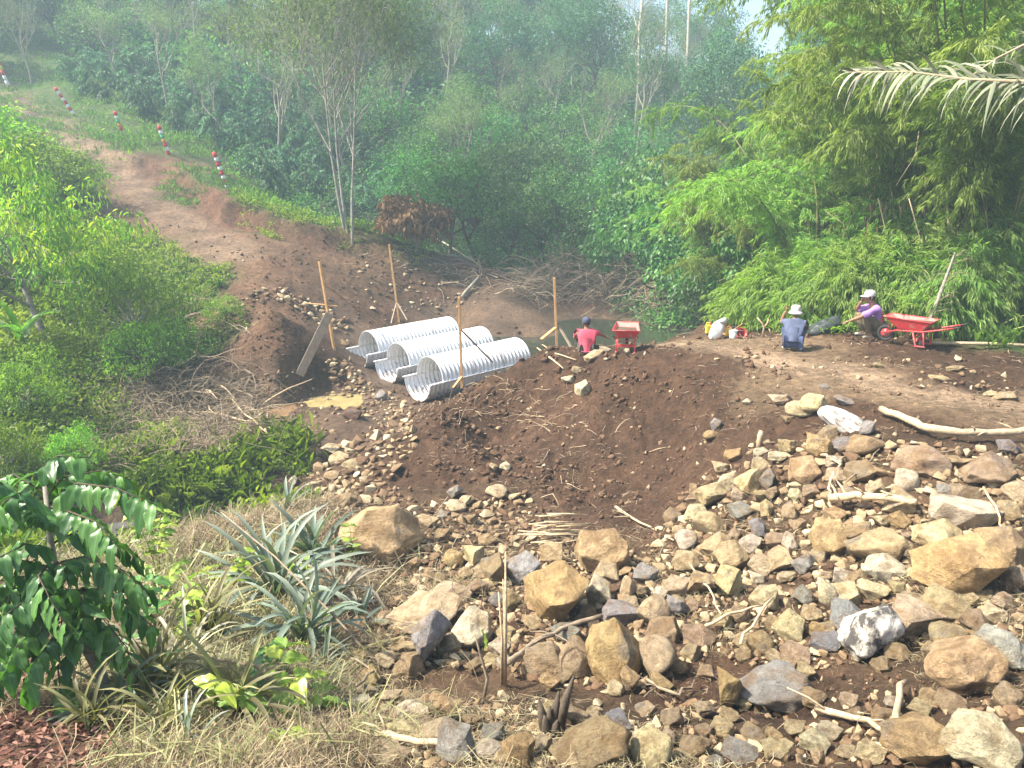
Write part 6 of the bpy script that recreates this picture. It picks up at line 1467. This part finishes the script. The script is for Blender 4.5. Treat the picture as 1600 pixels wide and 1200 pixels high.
def wheelbarrow(loc, rz, label, rx=0.0):
    o = empty('wheelbarrow', loc, label, 'wheelbarrow', 'red wheelbarrows', rz)
    # x forward (wheel), z up.  tray: flared open tub with rolled rim
    t = MB(); lo = [(0.30, 0.20), (0.30, -0.20), (-0.26, -0.24), (-0.26, 0.24)]; hi = [(0.62, 0.30), (0.62, -0.30), (-0.46, -0.36), (-0.46, 0.36)]
    V = [(x, y, 0.38) for x, y in lo] + [(x, y, 0.66 if x > 0 else 0.62) for x, y in hi] + [(x * 0.96, y * 0.96, 0.395) for x, y in lo] + [(x * 0.965, y * 0.965, 0.655 if x > 0 else 0.615) for x, y in hi]
    Fc = [(3, 2, 1, 0)] + [(i, (i + 1) % 4, (i + 1) % 4 + 4, i + 4) for i in range(4)]
    t.add(V, Fc + [((i + 1) % 4 + 4, (i + 1) % 4 + 12, i + 12, i + 4) for i in range(4)])
    tr = t.build('tray', M_barrow, o, bevel=0.012)
    ti = MB(); ti.add(V[8:], [(0, 1, 2, 3)] + [(i + 4, (i + 1) % 4 + 4, (i + 1) % 4, i) for i in range(4)]); ti.build('tray_lining', M_barrow_in, tr)
    rim = MB(); rim.tube([V[4], V[5], V[6], V[7], V[4]], 0.014, 6); rim.build('rim', M_barrow, tr, True)
    h = MB(); hh = []
    for s in (-1, 1):
        P = [(0.66, s * 0.06, 0.22), (0.30, s * 0.17, 0.33), (-0.25, s * 0.25, 0.37), (-0.60, s * 0.30, 0.46), (-0.95, s * 0.31, 0.56)]
        q = MB(); q.tube(P, 0.019, 8); q.build('handle', M_barrow, o, True)
        g = MB(); g.tube([P[-1], (-1.08, s * 0.31, 0.597)], 0.024, 8); g.build('grip', M_rubber, o, True)
        l = MB(); l.tube([(-0.05, s * 0.22, 0.37), (-0.16, s * 0.24, 0.02), (-0.36, s * 0.25, 0.02), (-0.30, s * 0.25, 0.38)], 0.017, 8); l.box((-0.26, s * 0.245, 0.015), (0.24, 0.06, 0.03)); l.build('leg', M_barrow, o, True)
        k = MB(); k.tube([(0.62, s * 0.06, 0.20), (0.5, s * 0.16, 0.42), (0.52, s * 0.18, 0.48)], 0.012, 6); k.build('front_brace', M_barrow, o, True)
    c = MB(); c.box((-0.17, 0, 0.16), (0.03, 0.48, 0.07)); c.tube([(-0.16, -0.24, 0.28), (-0.16, 0.24, 0.28)], 0.012, 6); c.tube([(0.1, -0.2, 0.355), (0.1, 0.2, 0.355)], 0.014, 6); c.build('crossbar', M_barrow, o)
    w = empty('wheel', (0.62, 0, 0.20)); w.parent = o
    ty = MB(); P = [(0.165 * math.cos(a), 0, 0.165 * math.sin(a)) for a in np.linspace(0, 2 * math.pi, 25)]; ty.tube(P, 0.038, 8, False); ty.build('tyre', M_rubber, w, True)
    rm = MB(); rm.tube([(0, -0.03, 0), (0, 0.03, 0)], 0.11, 18); rm.tube([(0, -0.07, 0), (0, 0.07, 0)], 0.018, 8); rm.build('rim', M_barrow, w, True)
    for s in (-1, 1):
        f = MB(); f.box((0.62, s * 0.062, 0.20), (0.05, 0.012, 0.06)); f.build('axle_bracket', M_iron, o)
    bd = MB(); V2 = [(x * 0.80, y * 0.80, 0.56 + 0.02 * math.sin(9 * x)) for x, y in hi]; bd.add(V2 + [(0.05, 0, 0.60)], [(0, 4, 1), (1, 4, 2), (2, 4, 3), (3, 4, 0)]); bd.build('soil_load', M_earth, tr)
    return o
g = ground(978, 547)
wheelbarrow(g, R(80), 'red wheelbarrow seen from behind in the middle, right of the man in pink').scale = (0.74,) * 3
g = at(1424, 536, 14.0); g.z = hz(g.x, g.y) + 0.01
w2 = wheelbarrow(g, R(136), 'red wheelbarrow seen from the side in front of the man in the white cap').scale = (0.76,) * 3
# ------------------------------------------------------------------ sack, tools, tarp
def lump(name, loc, size, mat, label, cat, seed, n=4, amp=0.12, rot=(0, 0, 0), group=None):
    V, Fc = ico(4) if n > 3 else ico(3); rng = np.random.default_rng(seed); V = V.copy()
    V = V * (1 + amp * noise2(V[:, 0] * 2 + seed, V[:, 1] * 2 + V[:, 2] * 2.4)[:, None] + amp * 0.5 * noise2(V[:, 0] * 5, V[:, 2] * 6 + V[:, 1] * 5 + seed)[:, None])
    V = np.sign(V) * np.abs(V) ** 0.8
    o = link(name, np_mesh(name, V * np.array(size) / 2, Fc, mat, True), None, loc, rot); return tag(o, label, cat, group)
def on_g(u, v, dz=0.0, Y=None):
    g = ground(u, v) if Y is None else at(u, v, Y)
    g.z = hz(g.x, g.y) + dz; return g
M_sack = plain('white_plastic_sack', (0.72, 0.76, 0.74), 0.45, var=0.12, scale=5, bump=0.5); M_tarp = plain('dark_tarpaulin', (0.035, 0.045, 0.045), 0.5, bump=0.7)
YS = on_g(1120, 530).y
g = on_g(1119, 530); sk = empty('sack', g, 'upright half-folded white plastic sack standing at the edge of the soil', 'sack'); sk.scale = (0.8, 0.8, 0.75)
V, Fc = ICO[4]; V = np.sign(V) * np.abs(V) ** 0.6; V = V * np.array([0.17, 0.13, 0.28]); V[:, 0] += 0.25 * V[:, 2]; V = V * (1 + 0.10 * noise2(V[:, 0] * 14, V[:, 2] * 9)[:, None]); V[:, 2] += 0.27
link('bag', np_mesh('bag', V, Fc, M_sack, True), sk); mb = MB(); mb.tube([(0.10, 0, 0.50), (0.13, 0, 0.56), (0.11, 0.02, 0.60)], [0.145, 0.15, 0.13], 12, True); mb.build('open_mouth', plain('grey_sack_lining', (0.42, 0.46, 0.44), 0.6), sk, True)
M_yplas = plain('yellow_plastic', (0.72, 0.55, 0.06), 0.4); M_rplas = plain('red_plastic', (0.60, 0.06, 0.05), 0.4); M_gplas = plain('pale_plastic', (0.55, 0.60, 0.60), 0.4)
def bucket(u, v, r, h, mat, label, tilt=(0, 0, 0), nm='bucket'):
    g = on_g(u, v, 0.0); o = empty(nm, g, label, 'bucket' if nm == 'bucket' else 'jug'); o.rotation_euler = tilt
    n = 20; V, Fc = [], []
    for (rad, z) in ((r * 0.78, 0), (r, h), (r * 0.95, h), (r * 0.74, 0.02)):
        V += [(rad * math.cos(2 * math.pi * k / n), rad * math.sin(2 * math.pi * k / n), z) for k in range(n)]
    for j in range(3): Fc += [(j * n + k, j * n + (k + 1) % n, (j + 1) * n + (k + 1) % n, (j + 1) * n + k) for k in range(n)]
    mb = MB(); mb.add(V, Fc); mb.add(V[:n], [tuple(range(n))[::-1]]); mb.add(V[3 * n:], [tuple(range(n))]); mb.build('body', mat, o, True)
    mb = MB(); mb.tube([(r * math.cos(a), r * 0.1, h + r * 0.9 * math.sin(a)) for a in np.linspace(0, math.pi, 12)], 0.006, 5); mb.build('handle', M_iron, o, True)
    mb = MB(); mb.tube([(r * 1.0 * math.cos(a), r * 1.0 * math.sin(a), h) for a in np.linspace(0, 2 * math.pi, 21)], r * 0.06, 5, False); mb.build('rim', mat, o, True)
    return o
bucket(1152, 526, 0.12, 0.24, M_rplas, 'red bucket tipped towards the camera right of the white sack', (1.0, 0.2, 0.0))
bucket(1145, 528, 0.09, 0.16, M_gplas, 'pale grey pail between the white sack and the red bucket')
def jug(u, v, mat, label, s=1.0, rot=(0, 0, 0)):
    g = on_g(u, v); o = empty('jug', g, label, 'jug'); o.scale = (s,) * 3; o.rotation_euler = rot
    mb = MB(); mb.box((0, 0, 0.10), (0.16, 0.10, 0.20), taper=0.85); mb.build('body', mat, o, bevel=0.02)
    mb = MB(); mb.tube([(0.03, 0, 0.20), (0.03, 0, 0.25)], 0.022, 8); mb.build('cap', M_rplas, o, True)
    mb = MB(); mb.tube([(-0.07, 0, 0.19), (-0.05, 0, 0.25), (0.0, 0, 0.25), (0.02, 0, 0.21)], 0.012, 6); mb.build('handle', mat, o, True)
jug(1107, 524, M_yplas, 'small yellow jug left behind the white sack'); jug(1138, 526, M_yplas, 'yellow jug right of the white sack', 0.9, (0, 0, 0.5)); jug(1108, 530, M_rplas, 'small red jug lying at the foot of the white sack', 0.6, (0, 1.4, 0.2))
mb = MB(); g = on_g(1140, 524, 0.02); mb.tube([(-0.05, 0, 0.03), (0.3, 0.1, 0.25)], 0.012, 6); mb.box((-0.1, 0, 0.03), (0.16, 0.12, 0.012)); tag(mb.build('trowel', M_wood, None, False, g), 'wooden-handled tool leaning between the sack and the bucket', 'tool')
g = on_g(1288, 520, 0.0); tp = np.array(ICO[4][0]); tp = tp * np.array([0.36, 0.2, 0.17]); tp[:, 2] += 0.35 * tp[:, 0] + 0.06 * fbm(tp[:, 0] * 7, tp[:, 1] * 9 + tp[:, 2] * 8, 3); tp[:, 2] += 0.12
tag(link('tarpaulin', np_mesh('tarpaulin', tp, ICO[4][1], M_tarp, True), None, g), 'crumpled dark tarpaulin bundle on the soil between the two men on the right', 'tarpaulin')
# forked stick beside the man in the bucket hat
g = on_g(1191, 527); mb = MB(); mb.tube([(0, 0, -0.02), (0.02, 0, 0.2), (-0.03, 0, 0.3), (-0.14, 0, 0.42)], [0.022, 0.02, 0.018, 0.012], 6); mb.tube([(0.02, 0, 0.2), (0.08, 0, 0.30), (0.10, 0, 0.38)], [0.018, 0.015, 0.01], 6)
tag(mb.build('forked_stick', M_root, None, True, g), 'pale forked stick standing left of the man in the bucket hat', 'stick')
g = on_g(1202, 527); mb = MB(); mb.tube([(0.08, 0, 0.0), (0.0, 0.0, 0.16), (-0.02, 0, 0.2)], [0.018, 0.016, 0.01], 6); tag(mb.build('stick', M_root, None, True, g), 'short stick leaning right of the forked stick', 'stick')
# bamboo rail lying at the right edge
g = on_g(1455, 538, 0.03); b = on_g(1640, 545, 0.04); mb = MB(); mb.tube([Vector(), (b - g) * 0.5 + Vector((0, 0, 0.02)), b - g], 0.03, 7); tag(mb.build('bamboo_rail', M_straw_stem, None, True, g), 'yellowish bamboo rail lying along the edge of the soil at the right', 'bamboo rail')
# puddles on the wet floor left of the pipes: level sheets that fill the hollows
for (cx, cy_, r_, zc), m_ in zip(BASINS, (M_puddle, M_puddle2)):
    sheet('puddle', [(cx + 1.12 * r_ * math.cos(a), cy_ + 1.12 * r_ * math.sin(a)) for a in np.linspace(0, 2 * math.pi, 29)[:-1]], zc - 0.028, m_)
# ------------------------------------------------------------------ people
M_skin = plain('skin', (0.27, 0.145, 0.085), 0.55, var=0.08, bump=0.05); M_hair = plain('black_hair', (0.015, 0.012, 0.01), 0.6)
def skin_mesh(name, nodes, edges, root, mat, parent, sub=2):
    """one continuous skinned surface grown from a skeleton"""
    names = list(nodes); ix = {n: i for i, n in enumerate(names)}
    me = bpy.data.meshes.new(name); me.from_pydata([nodes[n][0] for n in names], [(ix[a], ix[b]) for a, b in edges], []); me.update()
    o = link(name, me, parent); s = o.modifiers.new('skin', 'SKIN'); s.use_smooth_shade = True
    if not me.skin_vertices: me.skin_vertices.new(name='skin')
    for n in names:
        r = nodes[n][1]; me.skin_vertices[0].data[ix[n]].radius = r if hasattr(r, '__len__') else (r, r)
    me.skin_vertices[0].data[ix[root]].use_root = True
    ss = o.modifiers.new('smooth', 'SUBSURF'); ss.levels = sub; ss.render_levels = sub
    me.materials.append(mat); return o
def hand(parent, wrist, direction, up, mat=M_skin, curl=0.5):
    """palm with four unequal bent fingers and a thumb leaving the side"""
    d = Vector(direction).normalized(); u = Vector(up); s = d.cross(u).normalized(); u = s.cross(d).normalized(); w = Vector(wrist)
    nodes = {'w': (w, (0.026, 0.020)), 'p': (w + d * 0.05, (0.038, 0.018)), 'k': (w + d * 0.085, (0.036, 0.014))}; edges = [('w', 'p'), ('p', 'k')]
    mb = skin_mesh('hand', nodes, edges, 'p', mat, parent, 2)
    for i, L in enumerate((0.068, 0.078, 0.072, 0.056)):
        b = w + d * 0.075 + s * (0.027 - 0.018 * i); d1 = (d - u * curl * 0.6).normalized(); d2 = (d - u * curl * 1.8).normalized()
        skin_mesh('finger', {'a': (b, 0.0095), 'b': (b + d1 * L * 0.45, 0.009), 'c': (b + d1 * L * 0.45 + d2 * L * 0.5, 0.007)}, [('a', 'b'), ('b', 'c')], 'a', mat, mb, 1)
    b = w + d * 0.03 + s * 0.030; td = (d * 0.7 + s * 0.7 - u * 0.3).normalized()
    skin_mesh('thumb', {'a': (b, 0.011), 'b': (b + td * 0.035, 0.010), 'c': (b + td * 0.035 + (td + d * 0.5).normalized() * 0.03, 0.008)}, [('a', 'b'), ('b', 'c')], 'a', mat, mb, 1)
FOLDS = bpy.data.textures.new('cloth_folds', 'CLOUDS'); FOLDS.noise_scale = 0.10; FOLDS.noise_depth = 2
def head(parent, c, face, hat, hat_mat, tilt=0.0):
    """face: horizontal direction the person looks"""
    h = empty('head', c); h.parent = parent; h.rotation_euler = (0, tilt, math.atan2(face[1], face[0]))
    V, Fc = ICO[4]; V = V.copy(); X, Y, Z = V[:, 0], V[:, 1], V[:, 2]
    V = np.stack([X * 0.098, Y * (0.078 - 0.018 * np.clip(-Z, 0, 1)), Z * 0.122], 1)
    fr = X > 0
    V[:, 0] += fr * (0.030 * np.exp(-((Y / 0.16) ** 2) - ((Z + 0.12) / 0.20) ** 2) + 0.012 * np.exp(-((Y / 0.35) ** 2) - ((Z + 0.85) / 0.2) ** 2) + 0.008 * np.exp(-((Y / 0.5) ** 2) - ((Z - 0.25) / 0.12) ** 2)
                     + 0.007 * np.exp(-((Y / 0.25) ** 2) - ((Z + 0.47) / 0.10) ** 2)) - fr * 0.010 * (np.exp(-(((Y - 0.38) / 0.18) ** 2) - ((Z - 0.06) / 0.14) ** 2) + np.exp(-(((Y + 0.38) / 0.18) ** 2) - ((Z - 0.06) / 0.14) ** 2))
    link('skull', np_mesh('skull', V, Fc, M_skin, True), h)
    for s in (-1, 1):
        e = MB(); e.tube([(0.083, s * 0.030, 0.008), (0.090, s * 0.030, 0.008)], [0.010, 0.006], 8); e.build('eye', M_hair, h, True)
        e = MB(); e.tube([(-0.005, s * 0.076, -0.025), (-0.012, s * 0.086, 0.0), (-0.006, s * 0.082, 0.028)], [0.010, 0.014, 0.008], 8); e.build('ear', M_skin, h, True)
    m = MB(); m.tube([(0.097, -0.022, -0.060), (0.102, 0, -0.058), (0.097, 0.022, -0.060)], [0.004, 0.006, 0.004], 6); m.build('mouth', plain('lips', (0.20, 0.08, 0.06), 0.5), h, True)
    Vh = ICO[3][0]; k = (Vh[:, 2] > -0.45) & (Vh[:, 0] < 0.55); F3 = ICO[3][1]; F3 = F3[k[F3].all(1)]
    link('hair', np_mesh('hair', Vh * np.array([0.106, 0.085, 0.126]) + np.array([-0.004, 0, 0.003]), F3, M_hair, True), h)
    ht = MB(); n = 28
    prof = [(0.112, 0.035), (0.114, 0.065), (0.106, 0.105), (0.080, 0.135), (0.035, 0.150), (0.0, 0.152)] if hat != 'bucket' else [(0.118, 0.030), (0.116, 0.07), (0.108, 0.115), (0.095, 0.140), (0.05, 0.152), (0.0, 0.154)]
    V, Fc = [], []
    for r, z in prof: V += [(r * 1.0 * math.cos(2 * math.pi * k / n) - 0.004, r * 0.84 * math.sin(2 * math.pi * k / n), z) for k in range(n)]
    for j in range(len(prof) - 1): Fc += [(j * n + k, j * n + (k + 1) % n, (j + 1) * n + (k + 1) % n, (j + 1) * n + k) for k in range(n)]
    ht.add(V, Fc); ho = ht.build('hat' if hat == 'bucket' else 'cap', hat_mat, h, True)
    br = MB(); V, Fc = [], []
    if hat == 'bucket':
        for r, z in ((0.116, 0.036), (0.142, 0.015), (0.168, -0.012), (0.166, -0.016), (0.116, 0.028)): V += [(r * math.cos(2 * math.pi * k / n) - 0.004, r * 0.88 * math.sin(2 * math.pi * k / n), z) for k in range(n)]
        for j in range(4): Fc += [(j * n + k, j * n + (k + 1) % n, (j + 1) * n + (k + 1) % n, (j + 1) * n + k) for k in range(n)]
    else:
        m_ = 12
        for dz in (0, -0.006):
            for f in (0, 0.5, 1.0):
                for k in range(m_ + 1):
                    a = -1.15 + 2.3 * k / m_; L = 0.085 * f * math.cos(a * 0.85) ** 0.6; V.append(((0.108 + L) * math.cos(a) - 0.004, 0.092 * math.sin(a), 0.040 - 0.020 * f + dz + 0.01 * math.cos(a * 1.3)))
        q = m_ + 1
        for lay in (0, 3):
            for j in range(2): Fc += [((lay + j) * q + k, (lay + j) * q + k + 1, (lay + j + 1) * q + k + 1, (lay + j + 1) * q + k) for k in range(m_)]
        Fc += [(2 * q + k, 2 * q + k + 1, 5 * q + k + 1, 5 * q + k) for k in range(m_)]
    br.add(V, Fc); br.build('brim', hat_mat, h, True)
def person(loc, rz, label, J, shirt, trouser, shoe, hat, hat_mat, face, sleeve='short', tilt=0.0, shoe_name='shoe', size=0.9):
    """J: joint positions, x = forward of the person"""
    o = empty('person', loc, label, 'person', None, rz); V = {k: Vector(p) for k, p in J.items()}
    nodes = {'pelvis': (V['pelvis'], 0.085), 'waist': (V['waist'], 0.075), 'chest': (V['chest'] + Vector((0.02, 0, -0.02)), 0.075), 'neckb': (V['neck'], (0.060, 0.058)), 'neck': (V['neck'] + (V['head'] - V['neck']) * 0.6, 0.050)}
    edges = [('pelvis', 'waist'), ('waist', 'chest'), ('chest', 'neckb'), ('neckb', 'neck')]
    for s in ('l', 'r'):
        nodes.update({'sh' + s: (V['sh' + s], 0.062), 'el' + s: (V['el' + s], 0.042), 'wr' + s: (V['wr' + s], 0.028), 'hip' + s: (V['hip' + s], 0.092), 'kn' + s: (V['kn' + s], 0.062), 'an' + s: (V['an' + s], 0.040), 'toe' + s: (V['toe' + s], (0.036, 0.026))})
        nodes['fa' + s] = (V['el' + s].lerp(V['wr' + s], 0.35), 0.041); nodes['ca' + s] = (V['kn' + s].lerp(V['an' + s], 0.3), 0.058)
        edges += [('chest', 'sh' + s), ('sh' + s, 'el' + s), ('el' + s, 'fa' + s), ('fa' + s, 'wr' + s), ('pelvis', 'hip' + s), ('hip' + s, 'kn' + s), ('kn' + s, 'ca' + s), ('ca' + s, 'an' + s), ('an' + s, 'toe' + s)]
    skin_mesh('body', nodes, edges, 'pelvis', M_skin, o)
    g = 0.022
    sh = {'hem': (V['pelvis'] + (V['waist'] - V['pelvis']) * 0.1, 0.142), 'waist': (V['waist'], 0.136), 'chest': (V['chest'], 0.138), 'neckb': (V['neck'] - (V['neck'] - V['chest']) * 0.15, 0.085)}
    e = [('hem', 'waist'), ('waist', 'chest'), ('chest', 'neckb')]
    for s in ('l', 'r'):
        m = V['sh' + s].lerp(V['el' + s], 0.72 if sleeve == 'short' else 1.0)
        sh.update({'sh' + s: (V['sh' + s], 0.074), 'cuff' + s: (m, 0.052 + g)}); e += [('chest', 'sh' + s), ('sh' + s, 'cuff' + s)]
        if sleeve == 'long': sh['cf' + s] = (V['el' + s].lerp(V['wr' + s], 0.85), 0.034 + g * 0.7); e.append(('cuff' + s, 'cf' + s))
    so = skin_mesh('shirt', sh, e, 'waist', shirt, o)
    tr = {'p': (V['pelvis'], 0.140)}; e = []
    for s in ('l', 'r'):
        tr.update({'h' + s: (V['hip' + s], 0.092 + 0.02), 'k' + s: (V['kn' + s], 0.062 + 0.018), 'c' + s: (V['kn' + s].lerp(V['an' + s], 0.35), 0.060 + 0.018), 'a' + s: (V['kn' + s].lerp(V['an' + s], 0.9), 0.048 + 0.012)}); e += [('p', 'h' + s), ('h' + s, 'k' + s), ('k' + s, 'c' + s), ('c' + s, 'a' + s)]
    skin_mesh('trousers', tr, e, 'p', trouser, o)
    for c_ in [c for c in o.children if c.name.startswith(('shirt', 'trousers'))]:
        dm = c_.modifiers.new('folds', 'DISPLACE'); dm.texture = FOLDS; dm.strength = 0.045; dm.mid_level = 0.5; dm.texture_coords = 'LOCAL'
    for s in ('l', 'r'):
        a, t = V['an' + s], V['toe' + s]; d = (t - a); d.z = 0; d.normalize()
        skin_mesh(shoe_name, {'heel': (Vector((a.x, a.y, 0.04)) - d * 0.045, (0.042, 0.040)), 'mid': (Vector((a.x, a.y, 0.042)) + d * 0.07, (0.046, 0.040)), 'tip': (Vector((a.x, a.y, 0.032)) + d * 0.18, (0.042, 0.028))}, [('heel', 'mid'), ('mid', 'tip')], 'mid', shoe, o)
        dd = (V['wr' + s] - V['el' + s]).normalized(); hd = Vector(J['hd' + s]) if 'hd' + s in J else dd
        hand(o, V['wr' + s], hd, Vector((0, 0, 1)) if abs(hd.z) < 0.8 else Vector((1, 0, 0)))
    head(o, V['head'], face, hat, hat_mat, tilt)
    o.scale = (size,) * 3
    return o
M_navy = plain('faded_navy_cloth', (0.085, 0.105, 0.175), 0.85, var=0.25, scale=7, bump=0.5); M_navy2 = plain('navy_trousers', (0.05, 0.07, 0.15), 0.85, bump=0.4)
M_pink = plain('pink_red_cloth', (0.62, 0.10, 0.15), 0.85, var=0.15, scale=7, bump=0.4); M_dark = plain('dark_cloth', (0.06, 0.055, 0.05), 0.85, bump=0.4); M_capn = plain('navy_cap', (0.06, 0.07, 0.12), 0.8)
M_khaki = plain('muddy_khaki_cloth', (0.17, 0.135, 0.09), 0.9, bump=0.5); M_cream = plain('cream_cloth', (0.52, 0.48, 0.45), 0.8, var=0.08); M_mud = plain('muddy_boot', (0.36, 0.32, 0.27), 0.8)
def m_purple(N):
    tc = N.n('ShaderNodeTexCoord'); sp = N.n('ShaderNodeSeparateXYZ'); N.l(tc.outputs['Object'], sp.inputs[0]); r = N.ramp(N.math('ADD', sp.outputs[0], 0.5), [(0.40, (0.58, 0.13, 0.12)), (0.47, (0.36, 0.20, 0.52))], 'CONSTANT')
    t = N.tex(8, 4); N.out(r.outputs[0], 0.85, N.bump(t.outputs[0], 0.4, 0.01))
M_purple = material('purple_and_red_shirt', m_purple)
# squatting pose, shared outline: x forward, y left
def squat(arms):
    J = dict(pelvis=(-0.10, 0, 0.22), waist=(-0.08, 0, 0.36), chest=(0.03, 0, 0.54), neck=(0.10, 0, 0.69), head=(0.16, 0, 0.80), shl=(0.05, 0.165, 0.60), shr=(0.05, -0.165, 0.60), hipl=(-0.06, 0.10, 0.22), hipr=(-0.06, -0.10, 0.22),
             knl=(0.30, 0.17, 0.46), knr=(0.30, -0.17, 0.46), anl=(0.12, 0.15, 0.08), anr=(0.12, -0.15, 0.08), toel=(0.26, 0.17, 0.035), toer=(0.26, -0.17, 0.035))
    J.update(arms); return J
def seat(u, v, Y): g = at(u, v, Y); g.z = hz(g.x, g.y) - 0.01; return g
person(seat(1238, 546, 14.1), R(70), 'person squatting with back turned in grey-blue shirt and pale bucket hat, hand at face',
       squat(dict(ell=(0.30, 0.27, 0.56), wrl=(0.27, 0.20, 0.80), hdl=(-0.1, -0.35, 0.9), elr=(0.26, -0.27, 0.44), wrr=(0.44, -0.12, 0.42), hdr=(0.8, 0.5, -0.2))), M_navy, M_navy2, M_cream, 'bucket', M_cream, (1, 0.15), shoe_name='shoe')
person(seat(1364, 524, 14.9), R(180), 'person squatting sideways in purple and red shirt and white cap beside the wheelbarrow',
       squat(dict(ell=(0.38, 0.24, 0.46), wrl=(0.60, 0.20, 0.36), hdl=(0.9, 0, -0.25), elr=(0.30, -0.24, 0.50), wrr=(0.26, -0.10, 0.72), hdr=(-0.15, 0.3, 0.8))), M_purple, M_khaki, M_mud, 'cap', M_cream, (1, 0.0), 0.12, shoe_name='boot', size=0.98)
# the man in pink sits on the slope beyond the crest, facing away, right arm out over the knee
sit = dict(pelvis=(0.0, 0, 0.12), waist=(-0.02, 0, 0.26), chest=(0.02, 0, 0.46), neck=(0.06, 0, 0.62), head=(0.09, 0, 0.74), shl=(0.03, 0.19, 0.55), shr=(0.03, -0.19, 0.55), hipl=(0.02, 0.10, 0.13), hipr=(0.02, -0.10, 0.13), knl=(0.40, 0.14, 0.36), knr=(0.40, -0.20, 0.36),
           anl=(0.50, 0.14, 0.0), anr=(0.52, -0.2, 0.0), toel=(0.64, 0.15, -0.04), toer=(0.66, -0.22, -0.04), elr=(0.26, -0.36, 0.44), wrr=(0.42, -0.50, 0.36), ell=(0.22, 0.26, 0.36), wrl=(0.40, 0.12, 0.40), hdr=(0.5, -0.5, -0.3))
person(ground(916, 549) - Vector((0, 0, 0.08)), R(92), 'person sitting with back turned in pink-red shirt and dark cap at the bank edge', sit, M_pink, M_dark, M_mud, 'cap', M_capn, (1, 0.0), shoe_name='shoe', size=0.88)
# ------------------------------------------------------------------ the hazy air of the valley
def m_haze(N):
    v = N.n('ShaderNodeVolumePrincipled'); v.inputs['Color'].default_value = (0.64, 0.86, 1.0, 1); v.inputs['Density'].default_value = HAZE; v.inputs['Anisotropy'].default_value = 0.0
    o = N.n('ShaderNodeOutputMaterial'); N.l(v.outputs[0], o.inputs['Volume'])
HAZE = 0.0025
hb = MB(); hb.box((5, 90, 18), (330, 230, 50))
hz_o = hb.build('haze', material('haze', m_haze))
hz_o['kind'] = 'stuff'
